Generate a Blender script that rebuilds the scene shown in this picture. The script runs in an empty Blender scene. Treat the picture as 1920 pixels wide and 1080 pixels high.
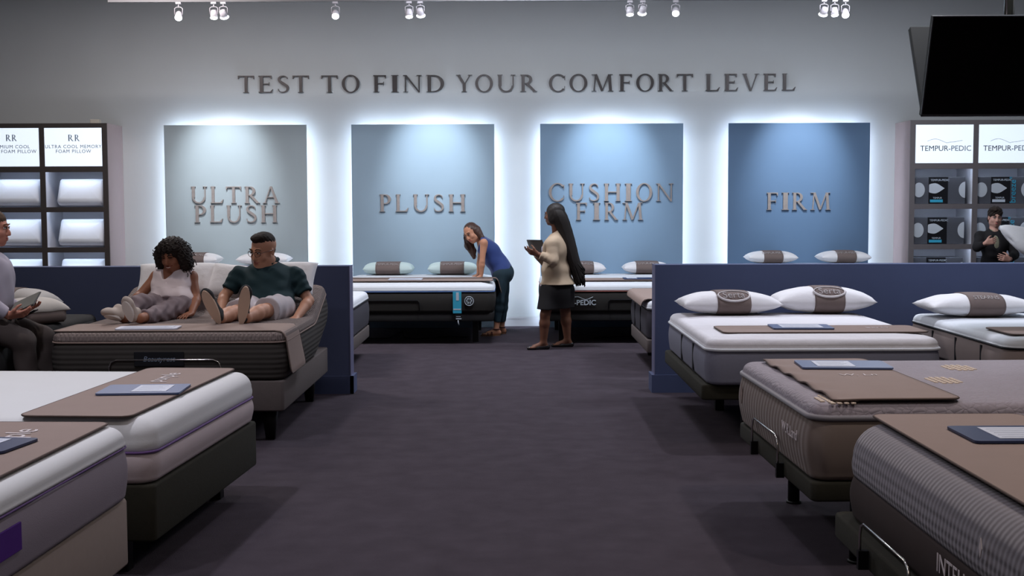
import bpy, bmesh, math, random
import numpy as np
from mathutils import Vector, Matrix, noise as mnoise

# ------------------------------------------------------------------ camera, world, lights, exposure
SC = bpy.context.scene
COL = SC.collection
F, EYE, PITCH, ROLL = 2300.0, 1.62, math.atan(154 / 2300.0), 0.0037
cam_d = bpy.data.cameras.new('camera'); cam = bpy.data.objects.new('camera', cam_d); COL.objects.link(cam)
cam_d.sensor_width = 36.0; cam_d.lens = 36.0 * F / 1920.0; cam_d.clip_end = 100
cam.location = (0, 0, EYE)
cam.rotation_euler = (Matrix.Rotation(math.pi / 2 - PITCH, 3, 'X') @ Matrix.Rotation(-ROLL, 3, 'Z')).to_euler()
SC.camera = cam
SC.view_settings.view_transform = 'Standard'; SC.view_settings.look = 'None'
SC.view_settings.gamma = 1.0; SC.view_settings.use_curve_mapping = False
SC.view_settings.exposure = 0.0
w_ = bpy.data.worlds.new('world'); SC.world = w_; w_.use_nodes = True
w_.node_tree.nodes['Background'].inputs[0].default_value = (0.25, 0.28, 0.36, 1)
w_.node_tree.nodes['Background'].inputs[1].default_value = 0.02

def light(name, kind, loc, energy, col=(1, 1, 1), target=None, size=0.3, size_y=None, angle=60, blend=0.6):
    d = bpy.data.lights.new(name, kind); o = bpy.data.objects.new(name, d); COL.objects.link(o)
    d.energy = energy; d.color = col; o.location = loc
    if kind == 'AREA':
        d.shape = 'RECTANGLE'; d.size = size; d.size_y = size_y or size
    else:
        d.shadow_soft_size = size
    if kind == 'SPOT':
        d.spot_size = math.radians(angle); d.spot_blend = blend
    v = (Vector(target) - Vector(loc)) if target else Vector((0, 0, -1))
    o.rotation_euler = v.to_track_quat('-Z', 'Y').to_euler()
    return o
WARM, COOL, LILAC = (1.0, 0.90, 0.83), (0.74, 0.84, 1.0), (0.89, 0.89, 1.0)
# ceiling downlights in two rows over the beds, one row along the aisle
for i, (x, y, e, c) in enumerate([(-2.9, 5.9, 92, LILAC), (3.0, 5.6, 52, WARM), (-3.1, 8.9, 44, WARM), (2.9, 9.0, 95, LILAC),
                                  (-3.0, 3.6, 60, LILAC), (2.8, 3.4, 52, WARM), (4.6, 9.2, 70, COOL)]):
    light('bed_downlight', 'SPOT', (x, y, 4.55), e * 3.2, c, size=0.10, angle=120, blend=0.9)
for y, e in ((3.6, 16), (6.2, 32), (9.5, 20), (12.6, 40)):
    light('aisle_downlight', 'SPOT', (0.1, y, 4.55), e * 2.6, (0.90, 0.84, 1.0), size=0.12, angle=110, blend=0.9)
for x in (-4.0, 0, 4.0):
    light('rear_ambient_fill', 'AREA', (x, 13.0, 4.55), 135, (0.98, 0.92, 0.92) if x < 0 else (0.86, 0.91, 1.0), size=1.2, size_y=0.6)  # unseen area lights added as soft ambient for the back wall
light('front_ambient_fill', 'AREA', (0, 1.0, 4.5), 34, (1.0, 0.86, 0.76), target=(0, 8, 0), size=5.0, size_y=1.2)  # unseen warm fill added to lift the faces turned to the camera

# ------------------------------------------------------------------ helpers
def at(px, py, Y):
    """world point seen at a picture position, at distance Y into the room"""
    x, y = (px - 960) / F, -(py - 540) / F
    c, s = math.cos(ROLL), math.sin(ROLL)
    x, y = c * x + s * y, -s * x + c * y
    d = (x, math.cos(PITCH) + y * math.sin(PITCH), -math.sin(PITCH) + y * math.cos(PITCH))
    t = Y / d[1]
    return Vector((d[0] * t, Y, EYE + d[2] * t))

def lin(r, g, b):
    f = lambda c: (c / 255 / 12.92) if c / 255 <= 0.04045 else ((c / 255 + 0.055) / 1.055) ** 2.4
    return (f(r), f(g), f(b), 1)

MATS = {}
def mat(name, rgb, rough=0.8, metal=0.0, spec=0.3, vary=0.06, nscale=6.0, bump=None, emit=None, sheen=0.0, coat=0.0):
    """bump = (kind, scale, strength, distance); kind: noise, weave, diamond, channel, scales, hex"""
    if name in MATS: return MATS[name]
    m = bpy.data.materials.new(name); m.use_nodes = True; MATS[name] = m
    nt = m.node_tree; N = nt.nodes; L = nt.links
    b = N['Principled BSDF']; b.inputs['Roughness'].default_value = rough; b.inputs['Metallic'].default_value = metal
    b.inputs['Specular IOR Level'].default_value = spec
    if sheen: b.inputs['Sheen Weight'].default_value = sheen
    if coat: b.inputs['Coat Weight'].default_value = coat
    c = lin(*rgb)
    tc = N.new('ShaderNodeTexCoord')
    nz = N.new('ShaderNodeTexNoise'); nz.inputs['Scale'].default_value = nscale; nz.inputs['Detail'].default_value = 4
    L.new(tc.outputs['Object'], nz.inputs['Vector'])
    mx = N.new('ShaderNodeMix'); mx.data_type = 'RGBA'
    mx.inputs[6].default_value = tuple(v * (1 - vary) for v in c[:3]) + (1,)
    mx.inputs[7].default_value = tuple(min(1, v * (1 + vary)) for v in c[:3]) + (1,)
    L.new(nz.outputs['Fac'], mx.inputs[0]); L.new(mx.outputs[2], b.inputs['Base Color'])
    if emit:
        b.inputs['Emission Color'].default_value = tuple(emit[0]) + (1,); b.inputs['Emission Strength'].default_value = emit[1]
    if bump:
        kind, sc, st, dist = bump
        bp = N.new('ShaderNodeBump'); bp.inputs['Strength'].default_value = st; bp.inputs['Distance'].default_value = dist
        L.new(bp.outputs[0], b.inputs['Normal'])
        def wave(vec_rot, scale):
            mp = N.new('ShaderNodeMapping'); mp.inputs['Rotation'].default_value = vec_rot
            L.new(tc.outputs['Object'], mp.inputs['Vector'])
            w = N.new('ShaderNodeTexWave'); w.inputs['Scale'].default_value = scale; w.inputs['Distortion'].default_value = 0.0
            L.new(mp.outputs[0], w.inputs['Vector']); return w.outputs['Fac']
        def math_(op, a, c_):
            n = N.new('ShaderNodeMath'); n.operation = op; L.new(a, n.inputs[0])
            if isinstance(c_, float): n.inputs[1].default_value = c_
            else: L.new(c_, n.inputs[1])
            return n.outputs[0]
        if kind == 'noise':
            n2 = N.new('ShaderNodeTexNoise'); n2.inputs['Scale'].default_value = sc; n2.inputs['Detail'].default_value = 3
            L.new(tc.outputs['Object'], n2.inputs['Vector']); h = n2.outputs['Fac']
        elif kind == 'weave':
            h = math_('MULTIPLY', wave((0, 0, 0), sc), wave((0, math.pi / 2, math.pi / 2), sc))
        elif kind == 'diamond':
            h = math_('MULTIPLY', wave((0, 0, math.pi / 4), sc), wave((0, 0, -math.pi / 4), sc))
        elif kind == 'channel':
            h = wave((0, 0, 0), sc)
        elif kind == 'ribs':
            h = wave((0, math.pi / 2, 0), sc)
        elif kind == 'scales':
            v = N.new('ShaderNodeTexVoronoi'); v.inputs['Scale'].default_value = sc; v.feature = 'DISTANCE_TO_EDGE'
            L.new(tc.outputs['Object'], v.inputs['Vector']); h = math_('POWER', v.outputs['Distance'], 0.5)
        elif kind == 'honey':
            sp = N.new('ShaderNodeSeparateXYZ'); L.new(tc.outputs['Object'], sp.inputs[0])
            s_ = math_('SUBTRACT', sp.outputs['Y'], sp.outputs['Z']); a_ = math_('SINE', math_('MULTIPLY', math_('ADD', sp.outputs['X'], s_), sc), 0.0); b_ = math_('SINE', math_('MULTIPLY', math_('SUBTRACT', sp.outputs['X'], s_), sc), 0.0)
            r_ = N.new('ShaderNodeMapRange'); r_.interpolation_type = 'SMOOTHSTEP'; L.new(math_('ABSOLUTE', math_('ADD', s_, 0.27), 0.0), r_.inputs[0])
            r_.inputs[1].default_value = .10; r_.inputs[2].default_value = .22; r_.inputs[3].default_value = 1.0; r_.inputs[4].default_value = 0.12
            h = math_('MULTIPLY', math_('MULTIPLY', a_, b_), r_.outputs[0])
        elif kind == 'hex':
            v = N.new('ShaderNodeTexVoronoi'); v.inputs['Scale'].default_value = sc; v.inputs['Randomness'].default_value = 0.0
            L.new(tc.outputs['Object'], v.inputs['Vector']); h = v.outputs['Distance']
        L.new(h, bp.inputs['Height'])
    return m

def link(name, me, m, parent=None):
    if m is not None and not me.materials: me.materials.append(m)
    o = bpy.data.objects.new(name, me); COL.objects.link(o)
    if parent is not None: o.parent = parent
    return o
def tag(o, label, cat, group=None, kind=None):
    if label: o['label'] = label
    if cat: o['category'] = cat
    if group: o['group'] = group
    if kind: o['kind'] = kind
    return o
def thing(name, label, cat, loc=(0, 0, 0), rz=0.0, group=None):
    o = bpy.data.objects.new(name, None); o.empty_display_size = 0.1; COL.objects.link(o)
    o.location = loc; o.rotation_euler = (0, 0, rz)
    return tag(o, label, cat, group)

class MB:
    """collects shapes and links them as one mesh"""
    def __init__(s): s.v = []; s.f = []; s.sm = []
    def add(s, vs, fs, smooth=False):
        n = len(s.v); s.v += [tuple(v) for v in vs]; s.f += [tuple(i + n for i in f) for f in fs]; s.sm += [smooth] * len(fs)
        return s
    def box(s, x0, x1, y0, y1, z0, z1, b=0.0, M=None):
        bm = bmesh.new(); bmesh.ops.create_cube(bm, size=1)
        for v in bm.verts: v.co = Vector(((x0 + x1) / 2 + v.co.x * (x1 - x0), (y0 + y1) / 2 + v.co.y * (y1 - y0), (z0 + z1) / 2 + v.co.z * (z1 - z0)))
        if b: bmesh.ops.bevel(bm, geom=list(bm.edges), offset=b, segments=2, affect='EDGES', profile=0.5)
        s.from_bm(bm, M, smooth=False); return s
    def from_bm(s, bm, M=None, smooth=False):
        bm.verts.index_update(); vs = [(M @ v.co) if M else v.co.copy() for v in bm.verts]
        s.add(vs, [[v.index for v in f.verts] for f in bm.faces], smooth); bm.free()
    def tube(s, pts, r, n=8, closed=False, cap=True, smooth=True):
        pts = [Vector(p) for p in pts]; R = r if isinstance(r, (list, tuple)) else [r] * len(pts)
        k = len(pts); vs = []; fs = []; up = None
        for i, p in enumerate(pts):
            a = pts[(i - 1) % k] if (closed or i > 0) else p; c = pts[(i + 1) % k] if (closed or i < k - 1) else p
            t = (c - a).normalized() if (c - a).length > 1e-9 else Vector((0, 0, 1))
            if up is None: up = t.orthogonal().normalized()
            up = (up - t * up.dot(t)); up = up.normalized() if up.length > 1e-6 else t.orthogonal().normalized()
            w = t.cross(up)
            for j in range(n):
                q = 2 * math.pi * j / n; vs.append(p + (up * math.cos(q) + w * math.sin(q)) * R[i])
        for i in range(k if closed else k - 1):
            for j in range(n):
                a, b_ = i * n + j, i * n + (j + 1) % n; c, d = ((i + 1) % k) * n + (j + 1) % n, ((i + 1) % k) * n + j
                fs.append((a, b_, c, d))
        if cap and not closed: fs += [tuple(range(n - 1, -1, -1)), tuple(range((k - 1) * n, k * n))]
        s.add(vs, fs, smooth); return s
    def cyl(s, p0, p1, r0, r1=None, n=20): return s.tube([p0, p1], [r0, r1 if r1 is not None else r0], n)
    def prism(s, poly, z0, z1, M=None):
        n = len(poly); vs = [Vector((x, y, z0)) for x, y in poly] + [Vector((x, y, z1)) for x, y in poly]
        if M: vs = [M @ v for v in vs]
        fs = [tuple(range(n - 1, -1, -1)), tuple(range(n, 2 * n))] + [(i, (i + 1) % n, n + (i + 1) % n, n + i) for i in range(n)]
        s.add(vs, fs); return s
    def mesh(s, name='m'):
        me = bpy.data.meshes.new(name); me.from_pydata(s.v, [], s.f)
        me.polygons.foreach_set('use_smooth', s.sm); me.update(); return me
    def build(s, name, m, parent=None): return link(name, s.mesh(name), m, parent)
def box(name, m, parent, *a, b=0.0): return MB().box(*a, b=b).build(name, m, parent)

def fix_normals(me):
    bm = bmesh.new(); bm.from_mesh(me); bmesh.ops.recalc_face_normals(bm, faces=bm.faces); bm.to_mesh(me); bm.free()

def rr_loop(w, l, r, n=8):
    """rounded rectangle, x in -w/2..w/2, y in 0..l"""
    r = max(min(r, w / 2 - 1e-3, l / 2 - 1e-3), 1e-3); out = []
    for cx, cy, a0 in ((w / 2 - r, r, -90), (w / 2 - r, l - r, 0), (-w / 2 + r, l - r, 90), (-w / 2 + r, r, 180)):
        for i in range(n + 1):
            a = math.radians(a0 + 90 * i / n); out.append((cx + r * math.cos(a), cy + r * math.sin(a)))
    return out
def slab(w, l, r, prof, n=8, cuts=0, warp=None):
    """stack of rounded rectangles; prof = [(inset, z), ...] from the bottom up, both ends capped"""
    vs = []; k = 0
    for ins, z in prof:
        lp = rr_loop(w - 2 * ins, l - 2 * ins, max(r - ins, 0.012), n); k = len(lp)
        vs += [(x, y + ins, z) for x, y in lp]
    fs = [tuple(range(k - 1, -1, -1))]; q = len(prof)
    for i in range(q - 1):
        for j in range(k): fs.append((i * k + j, i * k + (j + 1) % k, (i + 1) * k + (j + 1) % k, (i + 1) * k + j))
    fs.append(tuple(range((q - 1) * k, q * k)))
    bm = bmesh.new(); V = [bm.verts.new(v) for v in vs]
    for f in fs: bm.faces.new([V[i] for i in f])
    if cuts:
        for i in range(1, cuts):
            bmesh.ops.bisect_plane(bm, geom=list(bm.verts) + list(bm.edges) + list(bm.faces), plane_co=(0, l * i / cuts, 0), plane_no=(0, 1, 0))
    if warp:
        for v in bm.verts: v.co = warp(v.co)
    for f in bm.faces: f.smooth = len(f.verts) <= 4 or bool(cuts)
    me = bpy.data.meshes.new('slab'); bm.to_mesh(me); bm.free(); return me
def smooth_by_angle(me, deg=40):
    bm = bmesh.new(); bm.from_mesh(me)
    for f in bm.faces: f.smooth = True
    for e in bm.edges:
        if len(e.link_faces) == 2 and e.calc_face_angle(0) > math.radians(deg): e.smooth = False
    bm.to_mesh(me); bm.free(); return me

def text_mesh(txt, size, depth=0.002, bold=0.0, align='CENTER', shear=0.0, space=1.0):
    cu = bpy.data.curves.new('text', 'FONT'); cu.body = txt; cu.size = size; cu.extrude = depth / 2; cu.offset = bold
    cu.align_x = align; cu.align_y = 'CENTER'; cu.shear = shear; cu.space_character = space; cu.resolution_u = 3
    o = bpy.data.objects.new('text', cu); COL.objects.link(o)
    bpy.context.view_layer.update()
    me = bpy.data.meshes.new_from_object(o.evaluated_get(bpy.context.evaluated_depsgraph_get()))
    bpy.data.objects.remove(o); bpy.data.curves.remove(cu); me.materials.clear(); return me
def put_text(name, txt, size, m, parent, loc, rot=(math.pi / 2, 0, 0), warp=None, **k):
    me = text_mesh(txt, size, **k); M = Matrix.Translation(loc) @ __import__('mathutils').Euler(rot).to_matrix().to_4x4()
    me.transform(M)
    if warp:
        for v in me.vertices: v.co = warp(v.co)
    return link(name, me, m, parent)

# ------------------------------------------------------------------ roman capitals for the wall sign and the panels
def _st(x0, y0, x1, y1, w0, w1=None):
    w1 = w0 if w1 is None else w1
    d = Vector((x1 - x0, y1 - y0)).normalized(); n = Vector((-d.y, d.x))
    return [(x0 + n.x * w0 / 2, y0 + n.y * w0 / 2), (x0 - n.x * w0 / 2, y0 - n.y * w0 / 2), (x1 - n.x * w1 / 2, y1 - n.y * w1 / 2), (x1 + n.x * w1 / 2, y1 + n.y * w1 / 2)]
def _vs(x, y0, y1, w=0.15): return [(x - w / 2, y0), (x + w / 2, y0), (x + w / 2, y1), (x - w / 2, y1)]
def _sf(x, y, h=0.24): s = 0.028; return [(x - h / 2, y - s if y > .5 else y), (x + h / 2, y - s if y > .5 else y), (x + h / 2, y if y > .5 else y + s), (x - h / 2, y if y > .5 else y + s)]
def _arc(cx, cy, rx, ry, a0, a1, thick=0.15, thin=0.06, n=22):
    q = []
    for i in range(n):
        A, B = math.radians(a0 + (a1 - a0) * i / n), math.radians(a0 + (a1 - a0) * (i + 1) / n)
        def pt(a):
            o = (cx + rx * math.cos(a), cy + ry * math.sin(a)); p = (cx + (rx - thick) * math.cos(a), cy + (ry - thin) * math.sin(a)); return o, p
        (o1, i1), (o2, i2) = pt(A), pt(B); q.append([i1, o1, o2, i2])
    return q
def _path(pts, w):
    q = []
    for i in range(len(pts) - 1):
        def nn(j):
            a = Vector(pts[max(j - 1, 0)]); b = Vector(pts[min(j + 1, len(pts) - 1)]); d = (b - a).normalized(); return Vector((-d.y, d.x))
        a, b = Vector(pts[i]), Vector(pts[i + 1]); na, nb = nn(i) * w[i] / 2, nn(i + 1) * w[i + 1] / 2
        q.append([tuple(a - na), tuple(b - nb), tuple(b + nb), tuple(a + na)])
    return q
def _S():
    key = [(0.50, .80, .03), (.47, .90, .05), (.36, .97, .05), (.26, .97, .06), (.14, .92, .08), (.09, .80, .12), (.12, .68, .14), (.25, .57, .15), (.38, .47, .15), (.49, .36, .14), (.51, .22, .12), (.45, .09, .08), (.33, .03, .06), (.20, .03, .05), (.09, .09, .05), (.05, .22, .03)]
    P = [Vector(k[:2]) for k in key]; W = [k[2] for k in key]; pts = []; w = []
    for i in range(len(P) - 1):
        p0, p1, p2, p3 = P[max(i - 1, 0)], P[i], P[i + 1], P[min(i + 2, len(P) - 1)]
        for j in range(3):
            t = j / 3; pts.append(tuple(0.5 * ((2 * p1) + (p2 - p0) * t + (2 * p0 - 5 * p1 + 4 * p2 - p3) * t * t + (3 * p1 - p0 - 3 * p2 + p3) * t ** 3))); w.append(W[i] * (1 - t) + W[i + 1] * t)
    pts.append(tuple(P[-1])); w.append(W[-1]); return _path(pts, w)
GL = {
 'I': lambda: [_vs(.15, 0, 1), _sf(.15, 0), _sf(.15, 1)],
 'T': lambda: [_vs(.42, 0, 1), _sf(.42, 0, .3), [(0, .94), (.84, .94), (.84, 1), (0, 1)], [(0, .80), (.03, .80), (.09, .95), (0, .95)], [(.84, .80), (.81, .80), (.75, .95), (.84, .95)]],
 'L': lambda: [_vs(.15, 0, 1), _sf(.15, 1), [(.02, 0), (.62, 0), (.62, .055), (.02, .055)], [(.50, .03), (.62, .03), (.68, .22), (.65, .22)]],
 'E': lambda: [_vs(.15, 0, 1), [(.02, 0), (.62, 0), (.62, .055), (.02, .055)], [(.02, .945), (.60, .945), (.60, 1), (.02, 1)], [(.15, .49), (.50, .49), (.50, .54), (.15, .54)], [(.52, .03), (.62, .03), (.67, .2), (.64, .2)], [(.50, .97), (.60, .97), (.60, .80), (.58, .80)], [(.48, .42), (.50, .42), (.50, .61), (.48, .61)]],
 'F': lambda: [_vs(.15, 0, 1), _sf(.15, 0, .28), [(.02, .945), (.60, .945), (.60, 1), (.02, 1)], [(.15, .49), (.50, .49), (.50, .54), (.15, .54)], [(.50, .97), (.60, .97), (.60, .80), (.58, .80)], [(.48, .40), (.50, .40), (.50, .62), (.48, .62)]],
 'H': lambda: [_vs(.15, 0, 1), _vs(.70, 0, 1), _sf(.15, 0), _sf(.15, 1), _sf(.70, 0), _sf(.70, 1), [(.15, .49), (.70, .49), (.70, .545), (.15, .545)]],
 'N': lambda: [_vs(.12, 0, 1, .06), _vs(.78, 0, 1, .06), _sf(.12, 0), _sf(.78, 1), [(.0, 1), (.17, 1), (.81, .02), (.81, -.02), (.74, -.02), (.10, .95), (0, .97)]],
 'M': lambda: [_st(.13, 0, .20, 1, .055), _st(.92, 0, .85, 1, .13), _sf(.13, 0, .22), _sf(.92, 0, .26), _sf(.12, 1, .2), _sf(.92, 1, .2), _st(.21, 1, .52, .02, .12), _st(.83, 1, .52, .02, .05)],
 'V': lambda: [_st(.12, 1, .43, 0, .13, .10), _st(.76, 1, .45, 0, .05), _sf(.12, 1), _sf(.76, 1, .22)],
 'A': lambda: [_st(.11, 0, .41, 1, .05), _st(.73, 0, .43, 1, .13, .10), _sf(.11, 0, .22), _sf(.73, 0, .26), [(.2, .34), (.63, .34), (.63, .39), (.2, .39)]],
 'Y': lambda: [_vs(.40, 0, .5), _sf(.40, 0, .28), _st(.11, 1, .41, .44, .12), _st(.70, 1, .42, .46, .05), _sf(.11, 1), _sf(.70, 1, .22)],
 'U': lambda: [_vs(.14, .34, 1), _vs(.74, .34, 1, .055), _sf(.14, 1), _sf(.74, 1, .22)] + _arc(.42, .36, .345, .38, 180, 360, .10, .075),
 'O': lambda: _arc(.46, .5, .46, .53, 0, 360, .15, .06, 40),
 'C': lambda: _arc(.47, .5, .47, .53, 42, 318, .15, .06, 32) + [[(.80, .68), (.83, .68), (.83, .96), (.79, .88)], [(.80, .32), (.83, .30), (.80, .12), (.78, .12)]],
 'D': lambda: [_vs(.15, 0, 1), _sf(.12, 0, .2), _sf(.12, 1, .2), [(.1, 0), (.36, 0), (.36, .05), (.1, .05)], [(.1, .95), (.36, .95), (.36, 1), (.1, 1)]] + _arc(.34, .5, .46, .5, -90, 90, .15, .06),
 'P': lambda: [_vs(.15, 0, 1), _sf(.15, 0, .28), _sf(.12, 1, .2), [(.1, .95), (.30, .95), (.30, 1), (.1, 1)], [(.15, .44), (.30, .44), (.30, .49), (.15, .49)]] + _arc(.30, .72, .29, .28, -90, 90, .14, .06),
 'R': lambda: [_vs(.15, 0, 1), _sf(.15, 0, .26), _sf(.12, 1, .2), [(.1, .95), (.30, .95), (.30, 1), (.1, 1)], [(.15, .46), (.30, .46), (.30, .51), (.15, .51)], _st(.32, .49, .68, .02, .12), [(.60, 0), (.80, 0), (.80, .03), (.62, .05)]] + _arc(.30, .73, .27, .27, -90, 90, .14, .06),
 'S': _S,
}
def letter(ch, px0, px1, py_top, py_bot, Y, depth, m, parent):
    """one raised capital whose box is measured in the photograph, standing on the plane Y"""
    a, b = at(px0, py_bot, Y), at(px1, py_top, Y); polys = GL[ch]()
    xs = [p[0] for q in polys for p in q]; x0, x1 = min(xs), max(xs)
    mb = MB()
    for q in polys:
        pts = [(a.x + (p[0] - x0) / (x1 - x0) * (b.x - a.x), a.z + p[1] * (b.z - a.z)) for p in q]
        ar = sum(pts[i][0] * pts[(i + 1) % len(pts)][1] - pts[(i + 1) % len(pts)][0] * pts[i][1] for i in range(len(pts)))
        if ar < 0: pts.reverse()
        M = Matrix(((1, 0, 0, 0), (0, 0, -1, Y), (0, 1, 0, 0), (0, 0, 0, 1)))
        mb.prism(pts, 0, depth + .00025 * (len(mb.v) % 7), M)
    return mb.build('letter', m, parent)

# ------------------------------------------------------------------ materials
M_wall = mat('wall_paint', (194, 196, 196), 0.85, vary=0.03, nscale=2, bump=('noise', 60, 0.05, 0.002))
M_ceil = mat('ceiling_paint', (150, 150, 152), 0.9)
M_base = mat('baseboard_paint', (205, 204, 206), 0.6)
M_carpet = mat('carpet', (68, 61, 68), 0.95, spec=0.1, vary=0.32, nscale=5.5, bump=('noise', 240, 0.7, 0.01))
M_pony = mat('navy_paint', (74, 83, 114), 0.75, vary=0.05)
M_ponylit = mat('pony_lit_end', (104, 104, 132), 0.6, vary=0.04)  # paler tone with light painted in, for the lit partition ends
M_led = mat('led_strip', (255, 255, 255), emit=((0.70, 0.83, 1.0), 20.0), vary=0)
M_panel = [mat('panel_paint_%s' % n, c, 0.55, vary=0.04, nscale=3) for n, c in
           (('sage_grey', (160, 171, 176)), ('pale_blue', (146, 166, 182)), ('mid_blue', (126, 152, 177)), ('deep_blue', (94, 120, 150)))]
M_letter = mat('brushed_metal_letters', (168, 158, 154), 0.42, metal=0.45, spec=0.5, vary=0.15, nscale=30)
M_signl = mat('dark_bronze_letters', (84, 80, 80), 0.42, metal=0.8, vary=0.15, nscale=30)
M_cabF = mat('espresso_laminate', (62, 56, 54), 0.6, vary=0.12, nscale=14)
M_cabFr = mat('grey_laminate', (112, 106, 108), 0.6, vary=0.08, nscale=14)
M_cabS = mat('taupe_laminate', (152, 136, 136), 0.7, vary=0.04)
M_cabI = mat('white_laminate', (205, 206, 214), 0.6, vary=0.02)
M_head = mat('lit_header_panel', (240, 244, 250), emit=((0.70, 0.82, 0.95), 0.80), vary=0)
M_headink = mat('header_lettering', (120, 132, 150), 0.8)
M_headink2 = mat('header_lettering_dark', (70, 76, 90), 0.8)
M_blackmetal = mat('black_metal', (24, 24, 26), 0.45, metal=0.3, vary=0.1)
M_chrome = mat('chrome', (200, 195, 190), 0.18, metal=1.0, vary=0.02)
M_white = mat('white_knit', (214, 214, 214), 0.85, vary=0.02, bump=('noise', 160, 0.25, 0.002), sheen=0.2)
M_whitecool = mat('white_cover', (214, 218, 224), 0.85, vary=0.02, bump=('noise', 18, 0.25, 0.01), sheen=0.2)
M_quiltwhite = mat('quilted_white', (216, 214, 218), 0.85, vary=0.03, bump=('noise', 9, 0.5, 0.02))
M_lilacside = mat('lilac_grey_mesh', (150, 140, 150), 0.9, vary=0.04, bump=('noise', 200, 0.3, 0.002))
M_pinkside = mat('blush_mesh', (198, 184, 186), 0.9, vary=0.04, bump=('noise', 200, 0.3, 0.002))
M_purple = mat('purple_piping', (112, 84, 138), 0.7)
M_purplelogo = mat('purple_label', (80, 30, 130), 0.6)
M_darkmatt = mat('charcoal_knit', (58, 54, 51), 0.9, vary=0.12, bump=('ribs', 9, 0.5, 0.006))
M_darktop = mat('black_white_quilt', (120, 108, 104), 0.9, vary=0.5, nscale=60, bump=('diamond', 16, 0.6, 0.01))
M_darktop2 = mat('striped_charcoal_quilt', (74, 68, 66), 0.9, vary=0.3, nscale=40, bump=('ribs', 12, 0.8, 0.01))
M_blackmatt = mat('black_mattress', (38, 37, 38), 0.9, vary=0.1, bump=('noise', 30, 0.3, 0.005))
M_greyside = mat('slate_grey_knit', (126, 127, 142), 0.9, vary=0.05, bump=('noise', 50, 0.3, 0.003))
M_strap = mat('black_strap', (18, 18, 24), 0.8)
M_brownside = mat('brown_ribbed_border', (122, 108, 100), 0.8, vary=0.06, bump=('channel', 5.5, 0.45, 0.012), sheen=0.1)
M_brownside_y = mat('brown_plain_border', (104, 92, 84), 0.8, vary=0.06, sheen=0.3)
M_browntop = mat('mauve_quilt', (146, 137, 144), 0.8, vary=0.15, nscale=4, bump=('scales', 26, 0.5, 0.010), sheen=0.15)
M_browngrid = mat('cream_dot_patch', (208, 190, 172), 0.8)
M_greytop = mat('grey_stretch_knit', (128, 123, 128), 0.85, vary=0.04, bump=('honey', 105.0, 0.8, 0.004), sheen=0.15)
M_greytop_p = mat('grey_smooth_knit', (128, 124, 129), 0.85, vary=0.04, bump=('noise', 120, 0.2, 0.002), sheen=0.3)
M_chocband = mat('chocolate_suede', (56, 45, 42), 0.9, vary=0.08)
M_baseolive = mat('base_upholstery', (44, 42, 33), 0.95, vary=0.14, nscale=25, bump=('noise', 90, 0.3, 0.003))
M_basegrey = mat('base_grey_upholstery', (92, 84, 82), 0.95, vary=0.08, nscale=25, bump=('noise', 90, 0.3, 0.003))
M_basecream = mat('base_cream_upholstery', (150, 136, 128), 0.95, vary=0.06, nscale=25)
M_legblack = mat('leg_black', (16, 15, 16), 0.5)
M_runner = mat('tan_faux_suede', (142, 124, 116), 0.85, vary=0.05, nscale=9, bump=('noise', 150, 0.25, 0.002))
M_runneredge = mat('runner_seam', (92, 78, 72), 0.85)
M_runnerink = mat('runner_lettering', (214, 204, 204), 0.8)
M_folder = mat('slate_blue_folder', (84, 98, 134), 0.45, vary=0.04)
M_foldernavy = mat('navy_folder', (46, 56, 88), 0.45, vary=0.04)
M_paper = mat('printed_sheet', (196, 200, 212), 0.6, vary=0.06, nscale=22)
M_pillow = mat('white_pillow_cotton', (226, 224, 226), 0.85, vary=0.02, bump=('noise', 14, 0.45, 0.015), sheen=0.2)
M_pillowmint = mat('mint_pillow_end', (196, 214, 212), 0.85, vary=0.03, bump=('noise', 14, 0.3, 0.01))
M_pillowshelf = mat('foam_pillow_cover', (232, 236, 244), 0.8, vary=0.01, bump=('noise', 20, 0.1, 0.004))
M_band = mat('pillow_band_taupe', (112, 98, 94), 0.85, vary=0.05)
M_bandink = mat('band_lettering', (206, 200, 200), 0.7)
M_screen = mat('tv_glass', (3, 3, 4), 0.14, spec=0.25, vary=0)
M_bezel = mat('tv_bezel', (48, 48, 52), 0.3, spec=0.6)
M_tvback = mat('tv_back', (24, 25, 20), 0.7)
M_boxdark = mat('carton_charcoal', (82, 84, 92), 0.5, vary=0.05)
M_boxblack = mat('carton_black', (26, 26, 30), 0.4)
M_boxprint = mat('carton_print_white', (200, 206, 214), 0.6, vary=0.05)
M_teal = mat('teal_print', (60, 168, 200), 0.6)
M_pale = mat('pale_print', (196, 206, 216), 0.6)
M_beige = mat('beige_plastic', (206, 198, 186), 0.6)
M_spot = mat('white_lamp_housing', (196, 190, 196), 0.35, spec=0.5)
M_lens = mat('lamp_lens', (255, 255, 255), emit=((0.90, 0.95, 1.0), 9.0), vary=0)
M_lensoff = mat('lamp_reflector', (150, 150, 160), 0.3, metal=0.5)

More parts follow.
